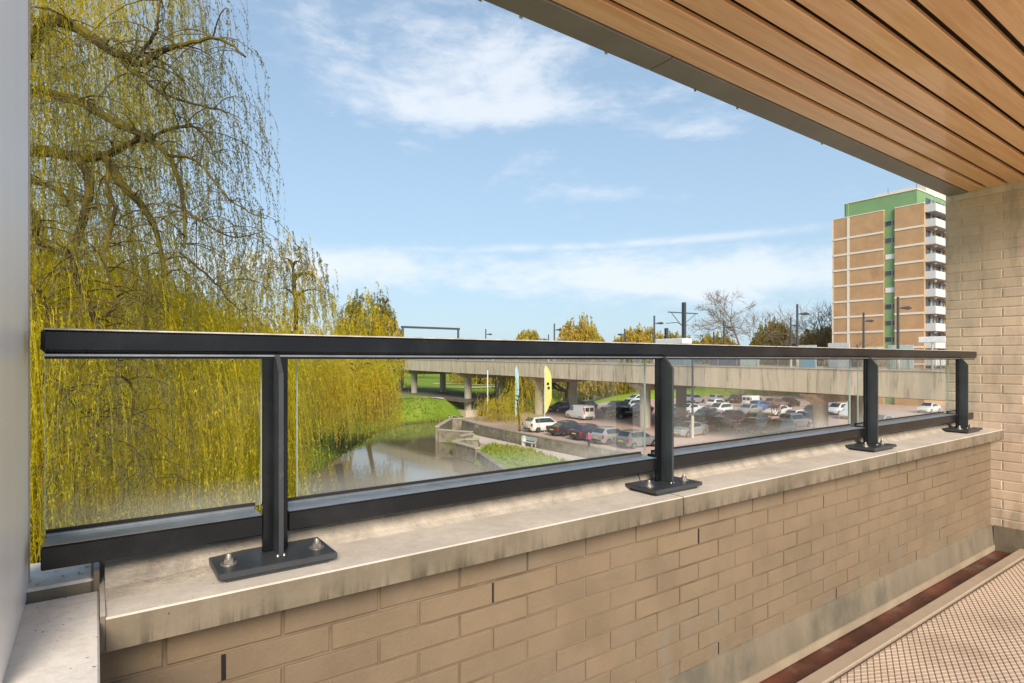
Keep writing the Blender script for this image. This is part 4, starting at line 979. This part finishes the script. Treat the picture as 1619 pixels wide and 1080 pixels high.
def strands(start, outd, length, nl, leaf, ribbon_w, spread, rg):
    """hanging twigs as thin ribbons with narrow leaves, vectorised"""
    n = len(start); K = 9
    t = np.linspace(0, 1, K)[None, :, None]
    L = length[:, None, None]
    out_ = outd[:, None, :] * (1 - np.exp(-t * 3.)) * (.22 * L)
    sway = np.cumsum(rg.normal(0, .02, (n, K, 3)), 1) * L * np.array([1, 1, .2])
    rise = np.array([0, 0, 1.]) * (.10 * L) * np.sin(np.clip(t * 4, 0, math.pi)) * (t < .78)
    P = start[:, None, :] + out_ + np.array([0, 0, -1.]) * L * t ** 1.25 + sway * t + rise * .6
    ang = rg.uniform(0, math.pi, n); wv_ = np.stack([np.cos(ang), np.sin(ang), np.zeros(n)], -1)[:, None, :] * ribbon_w * (1.15 - t * .8)
    V = np.stack([P - wv_, P + wv_], 2).reshape(n, K * 2, 3)
    f = np.array([[2 * k, 2 * k + 1, 2 * k + 3, 2 * k + 2] for k in range(K - 1)])
    Fr = (f[None] + (np.arange(n) * K * 2)[:, None, None]).reshape(-1, 4)
    # leaves
    tl = rg.uniform(.06, 1, (n, nl)); fi = tl * (K - 1); i0 = np.clip(fi.astype(int), 0, K - 2); fr = (fi - i0)[..., None]
    ii = np.arange(n)[:, None]
    B = P[ii, i0] * (1 - fr) + P[ii, i0 + 1] * fr
    B = B.reshape(-1, 3); m = len(B)
    d = rg.normal(0, 1, (m, 3)) * spread + np.array([0, 0, -1.]); d /= np.linalg.norm(d, axis=1, keepdims=True)
    w = np.cross(d, rg.normal(0, 1, (m, 3))); w /= np.linalg.norm(w, axis=1, keepdims=True) + 1e-9
    ll = leaf[0] * rg.uniform(.6, 1.3, (m, 1)); ww = leaf[1] * rg.uniform(.7, 1.2, (m, 1))
    LV = np.stack([B, B + d * ll * .45 + w * ww, B + d * ll, B + d * ll * .45 - w * ww], 1).reshape(-1, 3)
    LF = np.arange(m * 4).reshape(-1, 4)
    return V.reshape(-1, 3), Fr, LV, LF
def join(parts):
    vs, fs, b = [], [], 0
    for v, f in parts: vs.append(v); fs.append(f + b); b += len(v)
    return np.concatenate(vs), np.concatenate(fs)

def spline(pts, n):
    P = np.array(pts, float); k = len(P); t = np.linspace(0, k - 1, n); o = []
    for q in t:
        i = min(int(q), k - 2); f = q - i
        p0, p1, p2, p3 = P[max(i - 1, 0)], P[i], P[i + 1], P[min(i + 2, k - 1)]
        o.append(.5 * ((2 * p1) + (-p0 + p2) * f + (2 * p0 - 5 * p1 + 4 * p2 - p3) * f * f + (-p0 + 3 * p1 - 3 * p2 + p3) * f ** 3))
    return np.array(o)

# --- the big near willow: limbs traced along their real course, then hung with twigs
rg = np.random.default_rng(11)
base = at(20, 0, 13.8); base[2] = -8.3
nw = thing('weeping_willow', 'huge yellow weeping willow hanging close in front of the railing at left', 'tree', tuple(base), 0, 'willows along the canal')
limbs = []
def limb(px, d0, d1, r0, r1, n=None):
    k = len(px); pts = [at(p[0], p[1], d0 + (d1 - d0) * i / (k - 1)) for i, p in enumerate(px)]
    c = spline(pts, n or 5 * k); c += np.cumsum(rg.normal(0, .012, c.shape), 0); rr = np.linspace(r0, r1, len(c)); rr = rr * .8; limbs.append((c, rr)); return c
trunk = spline([base, base + (.1, .1, 3), at(-10, 640, 13.2), at(5, 400, 13.2), at(10, 240, 13.2), at(15, 130, 13.1)], 30)
part('trunk', MB().tube(trunk, np.linspace(.55, .26, 30), 12), BARK, nw, sm=50)
limb([(5, 260), (20, 160), (40, 90), (70, 45), (85, 33), (110, 42), (145, 65), (175, 90), (200, 97)], 13.2, 11.5, .22, .09)
limb([(200, 97), (228, 101), (260, 84), (300, 69), (335, 65), (365, 78), (385, 100)], 11.5, 10.8, .075, .02)
limb([(190, 94), (225, 125), (262, 143), (320, 158), (355, 166)], 11.5, 11., .055, .015)
limb([(210, 96), (224, 70), (238, 50), (244, 15), (250, -40)], 11.5, 11.2, .06, .02)
limb([(5, 130), (60, 145), (100, 155), (140, 172), (180, 195), (225, 218), (265, 245), (285, 282), (296, 335), (300, 400)], 13., 11.2, .15, .03)
limb([(0, 235), (70, 240), (120, 246), (165, 250), (198, 240), (225, 226)], 13., 12., .19, .06)
limb([(170, 250), (190, 285), (215, 315), (238, 350), (246, 400), (240, 470)], 12.3, 11.6, .14, .03)
limb([(120, 246), (140, 290), (130, 345), (120, 395), (128, 425), (146, 470), (158, 500), (172, 520), (182, 548)], 12., 10.5, .11, .05)
limb([(172, 250), (171, 310), (184, 335), (178, 380), (172, 405), (178, 432), (188, 462), (196, 492), (180, 512)], 11., 10., .05, .028)
limb([(8, 300), (52, 332), (66, 352), (61, 382), (85, 396), (112, 409)], 12., 11., .09, .05)
limb([(0, 280), (48, 285), (90, 300), (112, 335)], 12.5, 12.2, .1, .04)
limb([(182, 548), (190, 568), (198, 590), (217, 615), (221, 650), (224, 690), (226, 712), (213, 742), (208, 795)], 10.2, 9.6, .042, .012)
limb([(226, 712), (238, 752), (252, 766)], 9.6, 9.5, .018, .008)
limb([(60, 590), (117, 632), (135, 645), (152, 655), (160, 670)], 11., 10.2, .07, .03)
limb([(150, 654), (141, 690), (131, 715), (122, 745), (117, 790), (112, 840)], 10.3, 10., .025, .008)
limb([(225, 225), (260, 205), (300, 200), (330, 230), (345, 265)], 12., 11.5, .05, .012)
limb([(265, 245), (310, 255), (350, 300), (380, 330), (430, 352)], 11.4, 11.2, .04, .01)
limb([(296, 335), (330, 355), (370, 372), (420, 365)], 11.2, 11., .035, .01)
limb([(285, 400), (330, 440), (360, 470), (380, 490)], 11.3, 11., .03, .01)
limb([(240, 470), (225, 480), (235, 462), (222, 492), (205, 508)], 11., 10.6, .02, .008)
limb([(52, 470), (62, 450), (72, 470), (75, 500), (84, 530)], 10.6, 10.3, .03, .012)
bm_ = MB()
for c, r in limbs: bm_.tube(c, r, 7)
part('limbs', bm_, BARK, nw, sm=50)
# secondary twigs
tw_start, tw_dir = [], []
tb = MB()
for c, r in limbs:
    for k in range(int(len(c) * .55)):
        i = rg.integers(2, len(c)); p = c[i]; d = rg.normal(0, 1, 3); d[2] = abs(d[2]) * .5 + .15; d /= np.linalg.norm(d)
        L_ = rg.uniform(.5, 1.7); q = [p + d * L_ * s_ - np.array([0, 0, .45]) * L_ * s_ ** 2 * 1.4 for s_ in np.linspace(0, 1, 5)]
        tb.tube(q, np.linspace(min(.022, r[i] * .6), .005, 5), 3)
        for s_ in rg.uniform(.2, 1, 3): tw_start.append(p + d * L_ * s_ - np.array([0, 0, .45]) * L_ * s_ ** 2 * 1.4); tw_dir.append(d)
part('twigs', tb, M('golden_twig', (.095, .066, .024), .9, var=.3, sc=3), nw, kind='stuff')
def dome(n, c, rad, ztop, zbot, rg, power=.5, lowfrac=.7, zsplit=4.):
    a = rg.uniform(0, 2 * math.pi, n); r = rad * rg.uniform(0, 1, n) ** power
    h = ztop * np.sqrt(np.clip(1 - (r / (rad * 1.04)) ** 2, 0, 1))
    ph = rg.uniform(0, 6.3, 3); h = h * (1 + .12 * np.cos(3 * a + ph[0]) + .09 * np.cos(7 * a + ph[1]) + .07 * np.cos(13 * a + ph[2]))
    z = np.where(rg.uniform(0, 1, n) < lowfrac, zbot + (np.minimum(h, zsplit) - zbot) * rg.uniform(0, 1, n), zsplit + (h - zsplit) * rg.uniform(0, 1, n) ** .7)
    z = np.minimum(z, h + 1.2)
    o = np.stack([np.cos(a), np.sin(a), np.zeros(n)], -1)
    return np.stack([c[0] + r * np.cos(a), c[1] + r * np.sin(a), z], -1), o, r
S1, O1, r1_ = dome(19000, base, 6.2, 12.5, -3.2, rg, .62, .60, 2.4)
S1[:, 2] = np.maximum(S1[:, 2], -3.3 + 4.2 * (r1_ / 6.2) ** 3)
keep = rg.uniform(0, 1, len(S1)) > np.clip((r1_ / 6.2 - .5) * 2.0, 0, .86) * np.clip((S1[:, 2] + 2) / 4, .25, 1)
# clumping: keep starts where a coarse field is high
def field(P, s, seed):
    r_ = np.random.default_rng(seed); k = r_.normal(0, 1, (14, 3)) * s; ph = r_.uniform(0, 6.28, 14); return np.cos(P @ k.T + ph).mean(1) * 3
keep &= (field(S1, 1.1, 3) > -.55) | (S1[:, 2] < 1.5)
keep &= (S1[:, 2] < 3.4) | (rg.uniform(0, 1, len(S1)) < 1.15 - .13 * r1_)
S1, O1 = S1[keep], O1[keep]
len1 = rg.uniform(1.6, 4.6, len(S1)) * np.where(S1[:, 2] > 4, .55, 1)
v1, f1, lv1, lf1 = strands(S1, O1, len1, 38, (.088, .0105), .0042, .36, rg)
Sb, Ob, rb_ = dome(15500, base, 6.3, 12.8, 2.0, rg, .66, .3, 4.)
kb = (field(Sb, 1.0, 8) > -.22) & (rg.uniform(0, 1, len(Sb)) < 1.22 - .19 * rb_); Sb, Ob = Sb[kb], Ob[kb]
v3, f3, lv3, lf3 = strands(Sb, Ob, rg.uniform(.7, 2.4, len(Sb)), 26, (.080, .0105), .004, .5, rg)
S2 = np.array(tw_start); O2 = np.array(tw_dir); O2[:, 2] = 0
v2, f2, lv2, lf2 = strands(S2, O2, rg.uniform(.5, 1.9, len(S2)), 26, (.075, .0095), .004, .6, rg)
tag(link('hanging_foliage', mesh_np('hanging_foliage', *join([(v1, f1), (lv1, lf1), (v3, f3), (lv3, lf3)]), LEAFY), nw, -Vector(base) ), kind='stuff')
tag(link('young_leaves', mesh_np('young_leaves', *join([(v2, f2), (lv2, lf2)]), LEAFD), nw, -Vector(base)), kind='stuff')

def willow(label, px, d, zg, rad, ztop, zbot, n, nl, leaf, lw, mat, seed, lean=0, lmax=4.5, group='willows along the canal', low=.75, zs=2., name='weeping_willow', power=.55, leafd=True):
    rg = np.random.default_rng(seed); b = at(px, 500, d); b[2] = zg
    t = thing(name, label, 'tree', tuple(b), 0, group)
    top = b + np.array([sy * lean, -cy * lean, ztop - zg - 1.5])
    tr = spline([b, b * .6 + top * .4 + rg.normal(0, .2, 3), b * .25 + top * .75 + rg.normal(0, .2, 3), top], 12)
    part('trunk', MB().tube(tr, np.linspace(rad * .075, rad * .02, 12), 8), BARK, t, sm=50)
    mb = MB()
    for k in range(22):
        i = rg.integers(4, 12); a = rg.uniform(0, 6.28); L_ = rad * rg.uniform(.45, .9) * (1 - max(0, (i - 6)) * .13)
        dd = np.array([math.cos(a), math.sin(a), 0]); q = [tr[i] + dd * L_ * s_ + np.array([0, 0, rad * .35]) * (s_ - s_ * s_ * .8) for s_ in np.linspace(0, 1, 7)]
        mb.tube(q, np.linspace(rad * .022, rad * .004, 7), 5)
    part('limbs', mb, BARK, t, sm=50)
    S_, O_, r_ = dome(n, b, rad, ztop, zbot, rg, power, low, zs)
    S_ = S_ + rg.normal(0, .25, S_.shape)
    kp = field(S_, 2.2 / rad * 2, seed) > -.75
    S_, O_ = S_[kp], O_[kp]
    ln = rg.uniform(.35, 1, len(S_)) * lmax * np.where(S_[:, 2] > zs, .5, 1)
    v, f, l, lf = strands(S_, O_, ln, nl, leaf, lw, .4, rg)
    tag(link('hanging_foliage', mesh_np('hanging_foliage', *join([(v, f), (l, lf)]), mat), t, -Vector(b)), kind='stuff')
    if leafd:
        a = rg.uniform(0, 6.28, n // 7); r2 = rad * rg.uniform(.3, 1.05, n // 7); h = ztop * np.sqrt(np.clip(1 - (r2 / (rad * 1.1)) ** 2, 0, 1)) * rg.uniform(.75, 1.12, n // 7)
        S3 = np.stack([b[0] + r2 * np.cos(a), b[1] + r2 * np.sin(a), h], -1); O3 = np.stack([np.cos(a), np.sin(a), 0 * a], -1)
        v, f, l, lf = strands(S3, O3, rg.uniform(.2, .6, len(S3)) * lmax * .5, nl, leaf, lw, .7, rg)
        tag(link('young_leaves', mesh_np('young_leaves', *join([(v, f), (l, lf)]), LEAFD), t, -Vector(b)), kind='stuff')
    return t
willow('golden weeping willow behind the left end of the handrail with open round crown', 440, 32, -8.5, 3.5, 6.6, -2.2, 2600, 32, (.14, .015), .007, LEAFY2, 21, .8, 3.0, low=.68, zs=.4)
willow('golden weeping willow trailing its branches over the canal left of the viaduct', 535, 58, -8.7, 5.4, .6, -3.0, 3600, 30, (.24, .028), .012, LEAFY2, 22, 2.0, 5.0, low=.9, zs=-1, leafd=False)
willow('yellow willow with a leaning trunk rising above the handrail left of the portal frame', 582, 84, -6.8, 4.6, 9.6, .5, 1500, 18, (.40, .055), .02, LEAFY2, 27, 2.5, 5., low=.5, zs=4)
willow('bright yellow weeping willow filling the gap behind the first two panes', 285, 24, -8.5, 4.3, 2.4, -4.2, 5200, 30, (.20, .026), .008, LEAFY2, 23, 0, 4.0, low=.9, zs=1.5, leafd=False)
willow('yellow weeping willow standing directly behind the nearest willow trunk at far left', 130, 22.5, -8.5, 4.6, 4.6, -4.5, 4600, 30, (.19, .024), .008, LEAFY2, 29, 0, 3.6, low=.8, zs=2.2, leafd=False)
willow('yellow willow in the park seen between the left viaduct piers', 470, 78, -8, 6.5, 4.5, -4, 2200, 18, (.4, .06), .02, LEAFY2, 24, 0, 5, leafd=False)
# young willow on the quay and yellow shrub behind the wall
willow('slender young yellow willow on the quay in front of the feather flags', 822, 61, -8.6, 1.9, -1.8, -6.2, 330, 12, (.15, .018), .009, LEAFY2, 31, 0, 2.4, None, .9, -2.2, 'young_willow', .6, False)
willow('low golden willow bush trailing over the car park wall by the flagpole', 790, 73, ZL, 2.8, -4.2, -6.9, 800, 16, (.17, .022), .011, LEAFY2, 32, 0, 2.2, None, .95, -4.6, 'willow_bush', .6, False)
# willows beyond the viaduct
for i, (px, d, rad, zt, zb, lb) in enumerate((
   (835, 150, 4.2, 7.6, 0, 'small yellow willow crown above the middle of the handrail'), (918, 140, 6.2, 9.8, -1, 'broad yellow willow crown left of centre above the handrail'),
   (1010, 145, 7.0, 8.2, -1, 'yellow willow crown left of the overhead line mast'), (1060, 160, 7.5, 7.4, -1, 'flat yellow crown behind the tram signal'), (1130, 150, 6.5, 6.4, -1, 'yellow willow behind the left twigs of the large bare tree'),
   (1225, 140, 5.5, 9.2, -1, 'amber willow crown at the right of the large bare tree'), (1300, 135, 6.0, 7.6, -1, 'amber willow crown at the left foot of the tower'),
   (1350, 108, 4.5, 3.2, -3, 'low amber willow in front of the tower bricks'),
   (830, 112, 5.5, 2.0, -5.5, 'yellow willow under the deck right of the blue flag'), (930, 125, 6.5, 3, -5, 'yellow willow under the deck behind the white van'), (985, 130, 5.5, 3, -5, 'yellow willow under the deck behind the white hatchback'),
   (760, 160, 8, 2, -5, 'yellow green willow far under the deck beside the flagpole'))):
    willow(lb, px, d, -7.3 if d > 115 else ZL, rad, zt, zb, 1500 if zt > 4 else 800, 15, (.70, .10), .04, LEAFT, 40 + i, .5, 4.0, 'willows beyond the viaduct', .25 if zt > 4 else .85, 3.0 if zt > 4 else 2.5, leafd=False)
# bare trees
def bare_tree(label, px, d, zg, h, seed, spread=.62, levels=6, name='bare_tree', mat=None, group='bare trees beyond the viaduct', r0=.3, rmin=.028):
    rg = np.random.default_rng(seed); b = at(px, 500, d); b[2] = zg
    t = thing(name, label, 'tree', tuple(b), 0, group); tr, tw_ = MB(), MB()
    def grow(p, dr, L_, r, lv):
        q = [p]; dd = dr
        for k in range(4): dd = dd + rg.normal(0, .10, 3) + np.array([0, 0, .035]); dd /= np.linalg.norm(dd); q.append(q[-1] + dd * L_ / 4)
        (tr if lv == levels else tw_).tube(q, np.linspace(r, r * .62, 5), 8 if lv == levels else (5 if lv > levels - 2 else 3))
        if lv == 0: return
        for k in range(rg.integers(3, 6) if lv > 1 else 4):
            nd = dd + rg.normal(0, spread if lv < levels else spread * 1.25, 3); nd[2] = nd[2] * .8 + .1; nd /= np.linalg.norm(nd)
            grow(q[-1] if k else q[-2], nd, L_ * rg.uniform(.62, .86), max(rmin, r * rg.uniform(.5, .66)), lv - 1)
    grow(b, np.array([0, 0, 1.]), h * .30, r0, levels)
    part('trunk', tr, mat or BARK2, t, sm=50); part('crown', tw_, mat or BARK2, t, kind='stuff')
bare_tree('large bare tree with wide open crown right of the overhead line mast', 1172, 118, -7.4, 27.0, 5, .62, 6, r0=.36, rmin=.024)
bare_tree('bare tree with thin twigs just left of the tower', 1306, 118, -7.4, 21, 6, .6, 5, rmin=.022)
bare_tree('dark bare tree with rounded crown inside the portal frame', 700, 190, -6.5, 18, 8, .6, 5, r0=.4)
bare_tree('low bare tree at the left leg of the portal frame', 655, 190, -6.5, 15, 9, .6, 5, r0=.35)
bare_tree('faint bare tree right of the portal frame', 752, 240, -6.5, 14, 10, .6, 5, r0=.35)
bare_tree('bare tree standing in front of the left bricks of the tower', 1336, 100, -7.5, 12.5, 12, .6, 5, r0=.2)
RSH = M('reddish_twig', (.30, .13, .09), .9, var=.2)
for i, (px, py) in enumerate(((1165, 690), (1217, 672), (1232, 668))):
    q = G(px, py, ZL); d_ = q[0] * cy + q[1] * sy
    bare_tree(('reddish bare shrub in the third pane nearest the rail', 'reddish bare shrub left of the silver people carrier', 'second reddish shrub touching the silver people carrier')[i], px, d_, ZL, 3.6, 60 + i, .5, 4, 'bare_shrub', RSH, 'reddish shrubs in the car park', .05, .008)
bare_tree('dark leaning trunk with bare branches beside the blue hatchback', 896, 92, ZL, 9, 71, .4, 3, group=None, r0=.45)
# far tree belt closing the horizon
rg = np.random.default_rng(99); nb = 5200
azs = rg.uniform(-55, 62, nb); dd_ = rg.uniform(260, 520, nb)
bx = np.cos(YAW - np.radians(azs)) * dd_; by = np.sin(YAW - np.radians(azs)) * dd_
hh = 2.2 + 1.0 * np.sin(azs * .33) + .7 * np.sin(azs * .9 + 1)
bz = -7 + rg.uniform(0, 1, nb) ** .8 * (7 + np.clip(hh, 1, 8) * dd_ / 420)
keep = by > 120; bx, by, bz = bx[keep], by[keep], bz[keep]; nb = len(bx)
c = np.stack([bx, by, bz], -1); a1 = rg.normal(0, 1, (nb, 12, 3)); 
B = (c[:, None] + a1 * np.array([2.2, 2.2, 1.5])).reshape(-1, 3); m_ = len(B)
e1 = rg.normal(0, 1, (m_, 3)) * .75; e2 = rg.normal(0, 1, (m_, 3)) * .75
single_o = tag(link('far_woodland', mesh_np('far_woodland', np.stack([B - e1, B - e2, B + e1, B + e2], 1).reshape(-1, 3), np.arange(m_ * 4).reshape(-1, 4), leafmat('far_wood_leaf', (.36, .27, .12), (.30, .25, .12), .03, .3))),
               'hazy strip of far woodland closing the park behind the viaduct', 'woodland', kind='stuff')
# bank vegetation: grass tufts along the water edges
rg = np.random.default_rng(5); n = 26000
tx, ty = rg.uniform(-12, 46, n), rg.uniform(24, 92, n); dd_ = pdist(tx, ty, water_poly); k = (dd_ > .15) & (rg.uniform(0, 1, n) < np.clip(1.3 - dd_ / 9, .12, 1)) & ~((tx > 27) & (ty < 66))
tx, ty = tx[k], ty[k]; n = len(tx); B = np.repeat(np.stack([tx, ty, ground_h(tx, ty) - .03], -1), 4, 0); m_ = len(B); B[:, :2] += rg.normal(0, .15, (m_, 2))
M2 = rg.uniform(0, 1, (2600, 2)) * np.array([9, 20]) + np.array([24.5, 28.5]); M2 = M2[pdist(M2[:, 0], M2[:, 1], mc) < -.3]
B2 = np.repeat(np.concatenate([M2, np.full((len(M2), 1), -8.3)], 1), 4, 0); B = np.concatenate([B, B2]); m_ = len(B)
w = rg.normal(0, 1, (m_, 3)) * np.array([.05, .05, 0]); tip = rg.normal(0, .12, (m_, 3)); tip[:, 2] = rg.uniform(.15, .42, m_)
tag(link('bank_grass', mesh_np('bank_grass', np.stack([B - w, B + w, B + tip], 1).reshape(-1, 3), np.arange(m_ * 3).reshape(-1, 3), leafmat('bank_grass_blade', (.24, .34, .03), (.36, .36, .05), .2, .3))),
    'rough green grass tufts along both canal banks', 'grass', kind='stuff')
